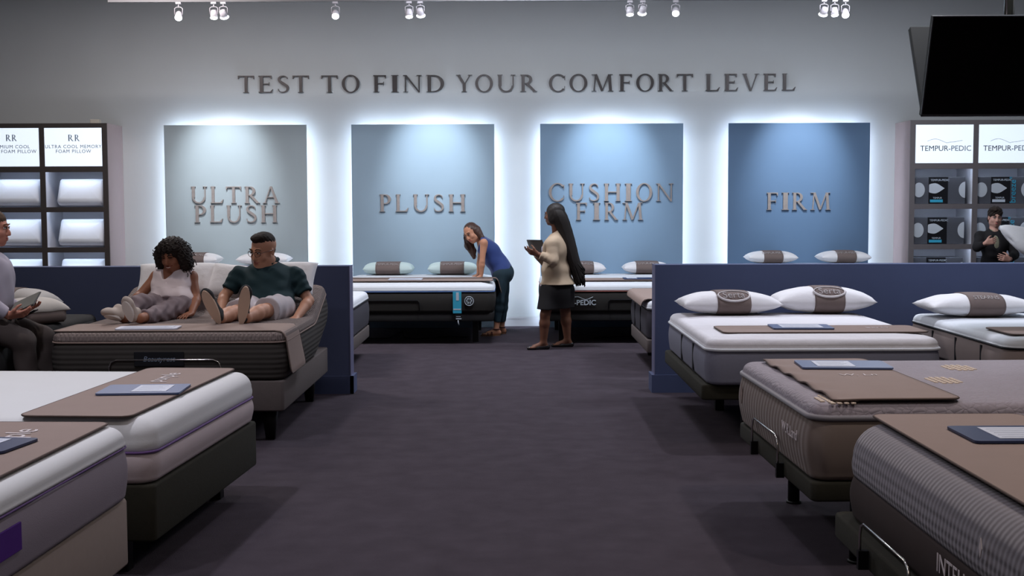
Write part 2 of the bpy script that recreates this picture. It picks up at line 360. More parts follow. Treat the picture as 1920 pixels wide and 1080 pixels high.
# ------------------------------------------------------------------ the room
YW = 16.5
def struct(o): o['kind'] = 'structure'; return o
struct(box('floor', M_carpet, None, -9, 9, -3.5, YW, -0.1, 0))
struct(box('wall_back', M_wall, None, -9.1, 9.1, YW, YW + 0.15, 0, 4.7))
struct(box('wall_left', M_wall, None, -9.1, -9, -3.5, YW, 0, 4.7))
struct(box('wall_right', M_wall, None, 9, 9.1, -3.5, YW, 0, 4.7))
struct(box('wall_front', M_wall, None, -9.1, 9.1, -3.6, -3.5, 0, 4.7))
struct(box('ceiling', M_ceil, None, -9.1, 9.1, -3.6, YW + 0.15, 4.7, 4.8))
PX = [(308, 575), (659, 927), (1013, 1281), (1366, 1631)]
PW = [(at(a, 300, 16.3).x, at(b, 300, 16.3).x) for a, b in PX]
segs = [(-5.1, PW[0][0] - .02)] + [(PW[i][1] + .02, PW[i + 1][0] - .02) for i in range(3)] + [(PW[3][1] + .02, 5.05)]
mb = MB()
for a, b in segs: mb.box(a, b, YW - 0.016, YW, 0, 0.12).box(a, b, YW - 0.022, YW, 0.10, 0.12)
struct(mb.build('baseboard_back', M_base))

def pony(name, x0, x1, xe):
    """low navy partition; xe is the end that faces the aisle"""
    s = 1 if xe == x1 else -1
    o = struct(MB().box(x0, x1, 10.56, 10.76, 0, 1.108).build(name, M_pony))
    struct(MB().box(min(xe, xe + s * .006), max(xe, xe + s * .006), 10.555, 10.765, 0.0, 1.11).build('trim_1', M_ponylit, o))
    t = MB().box(x0, x1 + (s > 0) * .03 - (s < 0) * 0, 10.54, 10.56, 0, 0.155)
    t.box(min(xe, xe + s * .03), max(xe, xe + s * .03), 10.54, 10.78, 0, 0.155)
    t.box(x0, x1, 10.76, 10.78, 0, 0.155)
    struct(t.build('trim_2', M_ponylit if False else M_pony, o))
    return o
pony('wall_low_left', -7.6, -1.405, -1.405)
pony('wall_low_right', 1.237, 7.6, 1.237)

# ------------------------------------------------------------------ backlit wall panels with raised names
WORDS = [[('ULTRA', [(172, 258), (278, 346), (363, 443), (463, 545), (562, 652)], 349.6, 381.0), ('PLUSH', [(190, 252), (275, 343), (365, 447), (473, 527), (552, 640)], 385.0, 417.0)],
         [('PLUSH', [(1198, 1260), (1287, 1355), (1382, 1468), (1495, 1548), (1575, 1665)], 364.4, 396.7)],
         [('CUSHION', [(138, 220), (243, 328), (352, 405), (430, 518), (540, 578), (600, 685), (706, 798)], 344.0, 377.0), ('FIRM', [(282, 340), (372, 410), (432, 505), (528, 638)], 380.0, 412.3)],
         [('FIRM', [(1290, 1350), (1370, 1410), (1425, 1505), (1522, 1630)], 361.0, 393.5)]]
NAMES = ['sage grey backlit wall panel lettered ULTRA PLUSH, behind the reclining couple', 'pale blue backlit wall panel lettered PLUSH, behind the bending woman',
         'mid blue backlit wall panel lettered CUSHION FIRM, behind the woman with long braids', 'deep blue backlit wall panel lettered FIRM, rightmost of the four']
for i, (a, b) in enumerate(PW):
    cx = (a + b) / 2; hw = (b - a) / 2; top = 2.70
    t = thing('wall_panel', NAMES[i], 'wall panel', (cx, YW, 0), group='backlit comfort level panels')
    mb = MB().box(-hw, hw, -0.195, -0.165, 0.0, top, b=0.004)
    mb.build('panel_board', M_panel[i], t)
    fr = MB()
    for x in (-hw + .12, hw - .16): fr.box(x, x + .04, -0.165, 0, 0.04, top - .12)
    fr.box(-hw + .12, hw - .12, -0.165, 0, top - .16, top - .12); fr.build('mounting_frame', M_base, t)
    led = MB()
    for x in (-hw + .062, hw - .07): led.box(x, x + .008, -0.135, -0.105, 0.05, top - .065)
    led.box(-hw + .062, hw - .062, -0.135, -0.105, top - .073, top - .065)
    led.build('light_strip', M_led, t)
    off, sc = ((300, 2.9091), (300, 2.9091), (980, 2.8235), (980, 2.8235))[i]
    for w, boxes, y0, y1 in WORDS[i]:
        for ch, (p0, p1) in zip(w, boxes):
            l = letter(ch, off + p0 / sc, off + p1 / sc, y0, y1, YW - 0.195, 0.022, M_letter, t)
            l.data.transform(Matrix.Translation((-cx, -YW, 0)))
            for zz in (l,): pass
# wall sign
t = thing('wall_sign', 'wall sign of dark bronze capitals reading TEST TO FIND YOUR COMFORT LEVEL', 'sign', (0.08, YW, 3.13))
SG = [(430, 'TESTTOFINDYOU', [(60, 165), (197, 292), (325, 397), (424, 530), (615, 722), (752, 868), (960, 1045), (1080, 1128), (1160, 1282), (1315, 1432), (1513, 1620), (1640, 1757), (1787, 1908)]),
      (970, 'RCOMFORTLEVEL', [(20, 132), (210, 318), (347, 466), (495, 640), (677, 762), (792, 910), (937, 1040), (1062, 1170), (1255, 1350), (1380, 1472), (1498, 1612), (1640, 1732), (1762, 1855)])]
for off, s, bx in SG:
    for ch, (p0, p1) in zip(s, bx):
        x0, x1 = off + p0 / 3.5556, off + p1 / 3.5556; xm = (x0 + x1) / 2
        yb = 174.2 - (xm - 450) * 0.0040; yt = 142.2 - (xm - 450) * 0.0040
        l = letter(ch, x0, x1, yt, yb, YW - 0.012, 0.02, M_signl, t); l.data.transform(Matrix.Translation((-0.08, -YW, -3.13)))

# ------------------------------------------------------------------ display cabinets
CY0 = 15.86                                        # front plane
def cabinet(side, label, fm):
    L_ = side < 0
    xe = -5.20 if L_ else 5.13                     # the end towards the aisle
    ncol, pitch, open_w, st = 4, 0.808 if L_ else 0.812, 0.742, 0.066
    t = thing('display_cabinet', label, 'display cabinet', (xe, YW, 0), group='pillow display cabinets')
    s = -1 if L_ else 1
    W = ncol * pitch + st; d = YW - CY0; top = 2.70
    MB().box(min(0, s * .02), max(0, s * .02), -d + .02, 0, 0, top).build('end_panel', M_cabS, t)
    MB().box(min(s * .02, s * W), max(s * .02, s * W), -d + .02, 0, top - .03, top).build('top_board', M_cabF if L_ else M_cabFr, t)
    MB().box(min(s * .02, s * W), max(s * .02, s * W), -.02, 0, 0, top - .03).build('back_board', M_cabI, t)
    rows = [(2.148, 2.643), (1.625, 2.075), (1.105, 1.56), (0.585, 1.04), (0.1, 0.52)]
    f = MB(); inn = MB(); cells = []
    for c in range(ncol + 1):
        a = s * (c * pitch); b = s * (c * pitch + st); f.box(min(a, b), max(a, b), -d, -d + .02, 0, top)
        if c: inn.box(min(a, b) + .012, max(a, b) - .012, -d + .02, -.02, 0.1, top - .03)
    zs = [0.0, 0.1, 0.52, 0.585, 1.04, 1.105, 1.56, 1.625, 2.075, 2.148, 2.643, top]
    for k in range(0, 12, 2):
        for c in range(ncol):
            a = s * (c * pitch + st); b = s * ((c + 1) * pitch); f.box(min(a, b), max(a, b), -d, -d + .02, zs[k], zs[k + 1])
            if 0 < k < 10: inn.box(min(a, b), max(a, b), -d + .02, -.02, zs[k] + .034, zs[k + 1] - .005)
    f.build('face_frame', M_cabF if L_ else M_cabFr, t); inn.build('shelf', M_cabI, t)
    for c in range(ncol):
        a = s * (c * pitch + st); b = s * ((c + 1) * pitch); x0, x1 = min(a, b), max(a, b)
        hp = MB().box(x0 + .002, x1 - .002, -d + .006, -d + .016, rows[0][0] + .002, rows[0][1] - .002).build('header_sign', M_head, t)
        cells.append((c, x0, x1, rows))
        for r in (1, 2, 3):
            MB().box(x0 + .03, x1 - .03, -d + .024, -d + .054, rows[r][1] + .018, rows[r][1] + .030).build('shelf_light', mat('shelf_led', (255, 255, 255), emit=((0.70, 0.82, 1.0), 13.0), vary=0), t)
        xc = (x0 + x1) / 2
        if L_ and c < 3:
            for q0, q1 in (((127.7, 137.7), (140, 149.3)), ((11, 20.6), (22.4, 31.5)), ((-104, -94.4), (-92.6, -83.5)))[c]:
                l_ = letter('R', q0, q1, 252.5, 264.5, CY0 + .006, .003, M_headink, hp); l_.name = 'header_letter'; l_.data.transform(Matrix.Translation((-xe, -YW, 0)))
            l1, l2 = [('ULTRA COOL MEMORY', 'FOAM PILLOW'), ('PREMIUM COOL', 'BODY FOAM PILLOW'), ('MEMORY FOAM', 'CLUSTER PILLOW')][c] if c < 2 else ('', '')
            if l1:
                put_text('header_lettering', l1, .062, M_headink, hp, (xc, -d + .005, 2.40), space=1.15, depth=.002)
                put_text('header_lettering', l2, .062, M_headink, hp, (xc, -d + .005, 2.34), space=1.15, depth=.002)
        if not L_:
            put_text('header_lettering', 'TEMPUR', .098, M_headink2, hp, (xc - .13, -d + .005, 2.335), depth=.002)
            put_text('header_lettering', '-PEDIC', .098, M_headink, hp, (xc + .20, -d + .005, 2.335), depth=.002)
            cv = [(xc - .22 + .05 * i, -d + .004, 2.43 + .03 * math.sin(i * .8) * (1 if i < 6 else .4)) for i in range(10)]
            MB().tube(cv, .002, 5).build('header_emblem', M_headink, hp)
    return t, cells, d, xe
cabL, cellsL, dL, xL = cabinet(-1, 'dark framed display cabinet of white foam pillows at left', M_cabF)
cabR, cellsR, dR, xR = cabinet(1, 'grey framed display cabinet of pillow cartons at right', M_cabFr)
tag(MB().box(-0.06, 0.06, -0.05, 0.05, 0, 0.07, b=.01).build('sensor_box', M_beige), 'small beige box standing on top of the left display cabinet', 'box').location = (*at(179, 225, 16.2).xy, 2.70)

# pillow surface -------------------------------------------------------------
def pillow_pt(u, v, top, hw, hl, H, pu, pv, pinch, flat):
    """u, v in -1..1; the outline draws in between the corners"""
    t = max(0.0, (1 - abs(u) ** pu)) ** 0.5 * max(0.0, (1 - abs(v) ** pv)) ** 0.5
    x = u * hw * (1 - pinch * (1 - v * v)); y = v * hl * (1 - pinch * (1 - u * u))
    z = H * t * (1 if top else -flat)
    return (x, y, z + H * flat)
def pillow_mesh(hw, hl, H, pu=2.4, pv=3.0, pinch=0.05, flat=0.9, nu=30, nv=16, u0=-1, u1=1, grow=0.0, noise_=0.0, seed=0):
    vs = []; fs = []; row = nv * 2
    for i in range(nu + 1):
        u = u0 + (u1 - u0) * i / nu
        for j in range(row):
            top = j < nv; q = j / nv if top else (j - nv) / nv
            v = -math.cos(math.pi * q) if top else math.cos(math.pi * q)
            x, y, z = pillow_pt(u, v, top, hw, hl, H, pu, pv, pinch, flat)
            if grow:
                zc = H * flat * 1.0; r = 1 + grow / max(H, .03); y *= 1 + grow / hl; z = zc + (z - zc) * r; z = max(z, 0.001)
            if noise_:
                z += noise_ * mnoise.noise(Vector((x * 9 + seed, y * 9, z * 9))) * (1 if z > .01 else 0)
            vs.append((x, y, z))
    for i in range(nu):
        for j in range(row): fs.append((i * row + j, (i + 1) * row + j, (i + 1) * row + (j + 1) % row, i * row + (j + 1) % row))
    fs.append(tuple(range(row))); fs.append(tuple(range(nu * row, (nu + 1) * row))[::-1])
    me = bpy.data.meshes.new('pillow'); me.from_pydata(vs, [], fs); me.validate()
    bm = bmesh.new(); bm.from_mesh(me); bmesh.ops.remove_doubles(bm, verts=bm.verts, dist=1e-5); bmesh.ops.recalc_face_normals(bm, faces=bm.faces)
    for f in bm.faces: f.smooth = len(f.verts) <= 4
    bm.to_mesh(me); bm.free(); return me
def pillow(label, loc, rz=0.0, hw=.36, hl=.22, H=.1, band=None, m=None, endm=None, txt=None, logo=None, group=None, tilt=None, tsize=.06, **k):
    t = thing('pillow', label, 'pillow', loc, rz, group)
    if tilt is not None: t.rotation_euler = tilt
    link('cushion', pillow_mesh(hw, hl, H, **k), m or M_pillow, t)
    if band:
        kk = dict(k); kk.update(u0=band[0], u1=band[1], grow=.006, nu=12, noise_=0)
        b = link('band', pillow_mesh(hw, hl, H, **kk), M_band, t)
        um = (band[0] + band[1]) / 2
        if txt:
            me = text_mesh(txt, tsize, depth=.001)
            cz = H * k.get('flat', .9)
            for v in me.vertices:
                x = v.co.x + um * hw; ang = math.radians(38) + v.co.y / max(H * 1.2, .05)
                # lay the word on the front upper shoulder of the band
                yy = -math.cos(ang); yl = yy * hl * 1.0
                tt = max(0, 1 - abs(yy) ** k.get('pv', 3.0)) ** .5 * max(0, 1 - abs(x / hw) ** k.get('pu', 2.4)) ** .5
                r = 1 + .006 / max(H, .03)
                v.co = Vector((x, yl * (1 - k.get('pinch', .05) * (1 - (x / hw) ** 2)) * (1 + .006 / hl) - .004, cz + H * tt * r + .003))
            link('band_lettering', me, M_bandink, b)
            if logo:
                pts = []
                for i in range(25):
                    a = 2 * math.pi * i / 24; X = um * hw + logo[0] * math.cos(a); ang = math.radians(38) + logo[1] * math.sin(a) / max(H * 1.2, .05)
                    yy = -math.cos(ang); tt = max(0, 1 - abs(yy) ** k.get('pv', 3.0)) ** .5 * max(0, 1 - abs(X / hw) ** k.get('pu', 2.4)) ** .5
                    pts.append((X, yy * hl * (1 - k.get('pinch', .05) * (1 - (X / hw) ** 2)) * (1 + .006 / hl) - .004, cz + H * tt * r + .003))
                MB().tube(pts[:-1], [.004 if i in range(1, 12) else .0085 for i in range(24)], 6, closed=True).build('band_emblem', M_bandink, b)
    return t

# foam pillows on the left shelves
ROWN = {1: 'upper', 2: 'middle', 3: 'lower'}
def foam_pillow(hw, hh, th):
    me = slab(hw * 2, hh * 2, .045, [(.03, 0), (.008, .012), (0, th * .4), (.004, th * .7), (.022, th * .92), (.06, th), (.16, th * 1.04)], n=6)
    for f in me.polygons: f.use_smooth = True
    return me
fp = foam_pillow(.30, .178, .15)
fpf = foam_pillow(.32, .20, .135)
for c, x0, x1, rows in cellsL:
    for r in (1, 2, 3):
        for _ in (0,):
            leaning = True
            colname = ['right-hand', 'second from right', 'third from right', 'leftmost'][c]
            t = thing('foam_pillow', 'white foam pillow, %s shelf, %s column of the left cabinet' % (ROWN[r], colname), 'pillow',
                      (xL + (x0 + x1) / 2 + .045, CY0 + (.13 if leaning else .06), rows[r][0] + .001), group='foam pillows in the left cabinet')
            o = link('pillow_core', fp if leaning else fpf, M_pillowshelf, t)
            if leaning: o.rotation_euler = (math.radians(64), 0, 0); o.location = (0, 0, 0.0); t.location.z += .0; o.location = (0, .02, 0.0)
            sm = MB()
            lp = rr_loop((.60 if leaning else .64) + .003, (.356 if leaning else .40) + .003, .045, 6)
            sm.tube([(x, y - .0015, .055) for x, y in lp], .0022, 5, closed=True)
            s_ = sm.build('seam', M_pillow, t); s_.rotation_euler = o.rotation_euler; s_.location = o.location

# cartons on the right shelves
def carton(label, loc, blue):
    t = thing('pillow_carton', label, 'carton', loc, 0, 'pillow cartons in the right cabinet')
    w, d, h = .66, .38, .345
    MB().box(0, w, 0, d, 0, h, b=.004).build('carton_body', M_boxdark, t)
    MB().box(.185, .435, -.003, 0.001, 0, h).build('front_label', M_boxblack, t)
    def lens_(cx, cz, rx, rz_, x0=None, x1=None, point=0.0, nm='pillow_picture'):
        pts = []
        for i in range(28):
            a = 2 * math.pi * i / 28; x = math.cos(a); z = math.sin(a) * (1 - point * max(0, x) ** 1.5)
            X = cx + rx * x; X = min(max(X, x0 if x0 is not None else -9), x1 if x1 is not None else 9); pts.append((X, cz + rz_ * z))
        M = Matrix(((1, 0, 0, 0), (0, 0, -1, -.003), (0, 1, 0, 0), (0, 0, 0, 1)))
        return MB().prism(pts, 0, .003, M).build(nm, M_boxprint, t)
    lens_(.27, .20, .12, .066, x0=.19, point=.8); lens_(.06, .18, .075, .095, x0=.01); lens_(.66, .18, .085, .105, x1=.658)
    MB().box(.205, .37, -.006, -.002, .02, .055).build('teal_strip', M_teal if not blue else M_pale, t)
    put_text('carton_lettering', 'TEMPUR', .032, M_pale, t, (.30, -.005, .075), depth=.002)
    put_text('carton_lettering', 'TEMPUR-PEDIC', .036, M_pale, t, (.33, -.005, .305), depth=.002)
    if blue: put_text('carton_lettering', 'breeze°', .11, M_teal, t, (.47, -.006, .18), rot=(math.pi / 2, -math.pi / 2, 0), depth=.002)
    return t
for c, x0, x1, rows in cellsR:
    for r in (1, 2, 3):
        colname = ['left-hand', 'second', 'third', 'rightmost'][c]
        off = 0.012 if (c == 0 and r == 1) else 0.0
        carton('charcoal pillow carton, %s shelf, %s column of the right cabinet' % (ROWN[r], colname),
               (xR + x0 + .008 + off, CY0 + .06 + .02 * ((c + r) % 2), rows[r][0] + .001), c == 1)

# ------------------------------------------------------------------ track spotlights
tr = tag(MB().box(-4.6, 4.6, -.02, .02, 0, .035).build('lighting_track', mat('grey_track', (120, 118, 120), .6)), 'long white ceiling track carrying the small spotlights', 'light track')
tr.location = (0, 14.2, 3.955)
rods = MB()
for x in (-4, -2, 0, 2, 4): rods.cyl((x, 0, .035), (x, 0, .745), .006, n=6)
rods.build('hanger', M_spot, tr)
SP = [(335, 30, 'f', (-3.67, 0)), (401, 28, 'd', (-3.9, 0)), (419, 27, 'r', (-3.2, 0)), (629, 27, 'f', (-1.17, 0)), (767, 26, 'd', (-1.17, 0)), (788, 24, 'r', (0, 0)),
      (1181, 22, 'd', (1.0, 0)), (1205, 20, 'r', (1.33, 0)), (1267, 22, 'f', (1.6, 0)), (1545, 22, 'r', (3.82, 0)), (1565, 23, 'd', (3.6, 0)), (1585, 25, 'f', (4.2, 0))]
SPN = ['bright round spotlight, leftmost on the track above ULTRA PLUSH', 'spotlight left of a pair above the ULTRA PLUSH panel', 'ring-lit spotlight right of a pair above the ULTRA PLUSH panel',
       'bright round spotlight alone between the ULTRA PLUSH and PLUSH panels', 'spotlight left of a pair above the PLUSH panel', 'ring-lit spotlight right of a pair above the PLUSH panel',
       'spotlight left of a pair above the CUSHION FIRM panel', 'ring-lit spotlight right of a pair above the CUSHION FIRM panel', 'bright round spotlight right of the pair above CUSHION FIRM',
       'ring-lit spotlight, left of three above the FIRM panel', 'spotlight in the middle of three above the FIRM panel', 'bright round spotlight, right of three above the FIRM panel']
for (px, py, kd, (tx, _)), nm in zip(SP, SPN):
    p = at(px, py, 14.2)
    t = thing('track_spotlight', nm, 'spotlight', (p.x, 14.2, 3.955), group='spotlights on the ceiling track')
    dz = p.z - 3.955
    MB().box(-.03, .03, -.018, .018, -.022, 0).build('adapter', M_spot, t)
    MB().tube([(-.0, 0, -.02), (0, 0, dz * .4)], .007, 6).tube([(-.045, 0, dz * .9), (-.045, 0, dz * .45), (-.02, 0, dz * .36), (.02, 0, dz * .36), (.045, 0, dz * .45), (.045, 0, dz * .9)], .005, 6).build('yoke', M_spot, t)
    if kd == 'f': d = Vector((0.1 * (1 if px < 960 else -1), -.75, -.75)).normalized()
    elif kd == 'd': d = Vector((0.05, -.25, -1)).normalized()
    else: d = Vector((0.15 if px < 960 else -.15, .62, -.78)).normalized()
    c = Vector((0, 0, dz)); hd = MB().tube([c - d * .055, c - d * .05, c - d * .01, c + d * .035], [.018, .034, .040, .043], 18).build('lamp_head', M_spot, t)
    if kd == 'r':
        MB().tube([c + d * .036 + Vector((math.cos(a), math.sin(a) * (-d.z), math.sin(a) * d.y)) * .045 for a in [2 * math.pi * i / 20 for i in range(20)]], .006, 6, closed=True).build('lit_trim', M_lens, hd)
        MB().cyl(c + d * .035, c + d * .037, .036, n=18).build('lens', M_lensoff, hd)
    else:
        MB().tube([c + d * .034, c + d * .042, c + d * .046], [.041, .038, .02], 18).build('lens', M_lens, hd)
# light of the track heads that wash the panels
for i, (a, b) in enumerate(PW):
    cx = (a + b) / 2 + (-.15, .15, -.05, 0)[i]
    light('panel_spot', 'SPOT', (cx, 15.0, 3.72), (330, 330, 340, 360)[i], (0.86, 0.93, 1.0), target=(cx, 16.35, 2.08), size=.10, angle=46, blend=1.0)

# ------------------------------------------------------------------ televisions on a ceiling pole
def tv(label, xl, y_top, y_bot, zt, zb, W, screen_front):
    """xl: left edge at the top; leaning between (y_top, zt) and (y_bot, zb)"""
    t = thing('television', label, 'television', (xl, y_bot, zb))
    up = Vector((0, y_top - y_bot, zt - zb)); H = up.length; up.normalize(); nr = Vector((0, -up.z, up.y))
    if not screen_front: nr = -nr
    R = Matrix(((1, 0, 0, 0), (0, up.y, nr.y, 0), (0, up.z, nr.z, 0), (0, 0, 0, 1)))
    R = Matrix.Identity(4); R[0][0] = 1; R[1][1] = up.y; R[2][1] = up.z; R[1][2] = nr.y; R[2][2] = nr.z
    def part(nm, m, *a, b=0.0):
        me = MB().box(*a, b=b).mesh(nm); me.transform(R); fix_normals(me); return link(nm, me, m, t)
    part('casing', M_tvback, 0.0, W, 0, H, -.045, -.003, b=.006)
    mb = MB(); 
    for a in ((0, W, 0, .014), (0, W, H - .008, H), (0, .008, 0, H), (W - .008, W, 0, H)): mb.box(*a, -.006, .004)
    me = mb.mesh('bezel'); me.transform(R); fix_normals(me); link('bezel', me, M_bezel, t)
    part('screen', M_screen, .008, W - .008, .014, H - .008, -.003, .001)
    part('wall_bracket', M_blackmetal, W / 2 - .2, W / 2 + .2, H * .3, H * .7, -.07, -.045)
    return t
a, b = at(1745, 30, 8.42), at(1726, 218, 8.63)
tv('large black television facing the aisle, hanging at upper right', 2.86, 8.42, 8.63, a.z, b.z, 1.33, True)
a2, b2 = at(1703, 56, 9.10), at(1717, 218, 8.74)
tv('second television hanging back to back behind the front one, its dark rear seen', a2.x, 9.10, 8.78, a2.z, b2.z, 1.33, False)
pl = thing('ceiling_mount', 'chrome ceiling pole that carries the two televisions', 'tv mount', (at(1891, 20, 8.72).x, 8.71, 2.5))
MB().cyl((0, 0, 0.1), (0, 0, 2.19), .034, n=20).build('pole', M_chrome, pl)
MB().cyl((0, 0, 2.17), (0, 0, 2.2), .10, n=24).build('ceiling_flange', M_chrome, pl)
MB().box(-.22, .22, -.09, -.03, 0.05, .25).box(-.22, .22, .03, .12, 0.05, .22).box(-.05, .05, -.07, .09, .08, .2).build('cross_bracket', M_blackmetal, pl)

# ------------------------------------------------------------------ beds
def bed_base(label, foot, rz, w, l, z0, z1, m, legs='post', retainer=None, group=None, leg_in=.14, inset=.0, tilt=None, skirt=None):
    t = thing('bed_base', label, 'bed base', (foot[0], foot[1], 0), rz, group)
    prof = [(.012 + inset, z0), (.003 + inset, z0 + .004), (inset, z0 + .012), (inset, z1 - .012), (.004 + inset, z1 - .003), (.012 + inset, z1)]
    me = slab(w, l, .035, prof, n=5, cuts=8 if tilt else 0, warp=tilt); link('deck', me, m, t)
    for x in (-w / 2 + leg_in, w / 2 - leg_in):
        for y in (leg_in + .06, l - leg_in - .06):
            g = MB()
            if legs == 'post': g.cyl((x, y, 0.004), (x, y, z0 + .01), .032, n=16).cyl((x, y, 0), (x, y, .012), .04, n=16)
            elif legs == 'square': g.box(x - .035, x + .035, y - .035, y + .035, 0, z0 + .01, b=.004)
            else: g.tube([(x, y, 0), (x, y, z0 + .01)], [.042, .072], 4)
            g.build('leg', M_legblack, t)
    if retainer:
        x0, x1, zt = retainer[:3]; y = retainer[3] if len(retainer) > 3 else -.015; r = .05
        pts = [(x0, y, z1 - .06), (x0, y, zt - r), (x0 + r * .3, y, zt - r * .3), (x0 + r, y, zt), (x1 - r, y, zt), (x1 - r * .3, y, zt - r * .3), (x1, y, zt - r), (x1, y, z1 - .06)]
        MB().tube(pts, .0055, 8).build('retainer_bar', M_chrome, t)
        for xb in (x0, x1): MB().box(xb - .012, xb + .012, y - .008, y + .03, z1 - .09, z1 - .02).build('retainer_bracket', M_blackmetal, t)
    return t
def side_prof(z0, z1, bulge=.01, r=.03, ins=0.0):
    out = [(ins + r * (1 - math.sin(a)), z0 + r * (1 - math.cos(a))) for a in [math.pi / 2 * i / 6 for i in range(7)]]
    for i in range(1, 13):
        t = i / 12; z = z0 + r + (z1 - z0 - r) * t; out.append((ins - bulge * math.sin(math.pi * t) + .006 * t ** 6, z))
    return out
def top_prof(z0, z1, soft=.05, ins=0.0, crown=.012):
    h = z1 - z0
    out = [(ins + .006, z0), (ins + .001, z0 + h * .06)]; r = min(soft, h * .92); zc = z1 - r
    for i in range(1, 5): out.append((ins - .004 * math.sin(math.pi * i / 5), z0 + h * .06 + (zc - z0 - h * .06) * i / 5))
    for i in range(0, 11): a = math.pi / 2 * i / 10; out.append((ins + soft * (1 - math.cos(a)), zc + r * math.sin(a)))
    out += [(ins + soft * 2, z1 + crown * .4), (ins + soft * 3.2, z1 + crown * .75), (ins + soft * 5, z1 + crown)]
    return out
def mattress(label, foot, rz, w, l, z0, z1, zm, side, topm, cr=.12, soft=.05, crown=.01, pipes=(), pipem=None, straps=(), warp=None, cuts=0, bulge=.01, piper=.007, group=None, strapw=.012):
    t = thing('mattress', label, 'mattress', (foot[0], foot[1], z0), rz, group)
    W_ = (lambda c: (warp(c) - Vector((0, 0, z0)))) if warp else (lambda c: c - Vector((0, 0, z0)))
    def mk(nm, prof, m):
        me = slab(w, l, cr, prof, n=10, cuts=cuts, warp=W_); return link(nm, me, m, t)
    mk('border', side_prof(z0, zm, bulge), side)
    mk('top_panel', top_prof(zm, z1, soft, crown=crown), topm)
    for z, m in ((z, pipem) for z in pipes):
        lp = rr_loop(w + .006, l + .006, cr, 10); pts = []
        for i in range(len(lp)):
            a, b = Vector(lp[i]), Vector(lp[(i + 1) % len(lp)]); k = max(1, int((b - a).length / .12))
            for j in range(k): q = a.lerp(b, j / k); pts.append(W_(Vector((q.x, q.y - .003, z))))
        MB().tube(pts, piper, 7, closed=True).build('piping', m, t)
    for k, (sx, fy) in enumerate(straps):
        g = MB(); x = sx * (w / 2 + .004)
        if abs(sx) == 1: g.box(min(x, x + sx * .006), max(x, x + sx * .006), fy - strapw, fy + strapw, z0 + .02 - z0, zm - .02 - z0)
        if warp: pass
        g.build('handle_strap', M_strap, t)
    return t
def runner(label, loc, rz, w, l, txt=None, tx=(0, 0), tsize=.09, trot=0.0, group='tan foot runners', warp=None, th=.008, m=None):
    """x in 0..w, y in 0..l, from one corner"""
    t = thing('foot_runner', label, 'bed runner', loc, rz, group)
    def mk(prof_in, z0, z1, mm, nm):
        poly = rr_loop(w - 2 * prof_in, l - 2 * prof_in, .05, 4); poly = [(x + w / 2, y + prof_in) for x, y in poly]
        me = MB().prism(poly, z0, z1).mesh(nm)
        bm = bmesh.new(); bm.from_mesh(me)
        if warp:
            for ax, L_, no in ((0, w, (1, 0, 0)), (1, l, (0, 1, 0))):
                n = int(L_ / .035)
                for i in range(1, n):
                    co = [0, 0, 0]; co[ax] = L_ * i / n
                    bmesh.ops.bisect_plane(bm, geom=list(bm.verts) + list(bm.edges) + list(bm.faces), plane_co=co, plane_no=no)
            for v in bm.verts: v.co = warp(v.co)
            for f in bm.faces: f.smooth = abs(f.normal.z) > .3
        bm.to_mesh(me); bm.free(); return link(nm, me, mm, t)
    mk(0, 0, th, m or M_runner, 'cloth')
    poly = rr_loop(w, l, .05, 4); pts = []
    for i in range(len(poly)):
        a, b = Vector(poly[i]), Vector(poly[(i + 1) % len(poly)]); k = max(1, int((b - a).length / .05))
        for j in range(k):
            q = a.lerp(b, j / k); p = Vector((q.x + w / 2, q.y, th * .6)); pts.append(warp(p) if warp else p)
    MB().tube(pts, .0045, 6, closed=True).build('hem', M_runneredge, t)
    if txt:
        me = text_mesh(txt, tsize, depth=.001, shear=.1); me.transform(Matrix.Translation((tx[0], tx[1], th + .002)) @ Matrix.Rotation(trot, 4, 'Z'))
        if warp:
            for v in me.vertices: v.co = warp(v.co)
        link('runner_lettering', me, M_runnerink, t)
    return t
def folder(label, loc, rz, w, l, m, win=(.25, .75), group='price folders on the beds', warp=None):
    t = thing('info_folder', label, 'folder', loc, rz, group)
    poly = [(x, y - l / 2) for x, y in rr_loop(w, l, .02, 4)]
    MB().prism(poly, 0, .009).build('cover', m, t)
    MB().box(-w / 2 + w * win[0], -w / 2 + w * win[1], -l * .36, l * .36, .009, .011).build('price_sheet', M_paper, t)
    g = MB()
    for i in range(5): g.box(-w / 2 + w * (win[0] + .04), -w / 2 + w * (win[1] - .06 - .05 * (i % 2)), -l * .28 + i * l * .125, -l * .28 + i * l * .125 + .004, .011, .0115)
    g.build('printed_lines', mat('faint_print', (158, 164, 180), .6), t)
    return t

D = math.radians
# --- nearest bed at lower left, white with purple piping
bed_base('cream box foundation under the white mattress nearest the camera at lower left', (-1.60, 4.20), D(90 - 2.0), 1.52, 2.03, .16, .435, M_basecream, 'square', group='bed bases')
ml0 = mattress('white mattress with thin purple piping, nearest at lower left', (-1.585, 4.20), D(90 - 2.0), 1.53, 2.04, .437, .735, .655, M_lilacside, M_white, pipes=(.655,), pipem=M_purple, cr=.10, soft=.06, piper=.0035)
lg = MB().box(-.60, -.31, -.014, -.006, .085, .175, b=.001).build('logo_patch', M_purplelogo, ml0); lg.location = (.0, .0, 0)
# --- second bed on the left
L1f, L1r = (-1.505, 6.06), D(90 - 3.9)
bed_base('dark olive box base under the second white mattress on the left', (-1.50, 6.06), L1r, 1.63, 2.03, .165, .414, M_baseolive, 'square', group='bed bases')
ml1 = mattress('white mattress with lilac stripe, second from the camera on the left', L1f, L1r, 1.62, 2.04, .416, .700, .557, M_pinkside, M_white, pipes=(.557,), pipem=M_purple, cr=.09, soft=.085, piper=.006)
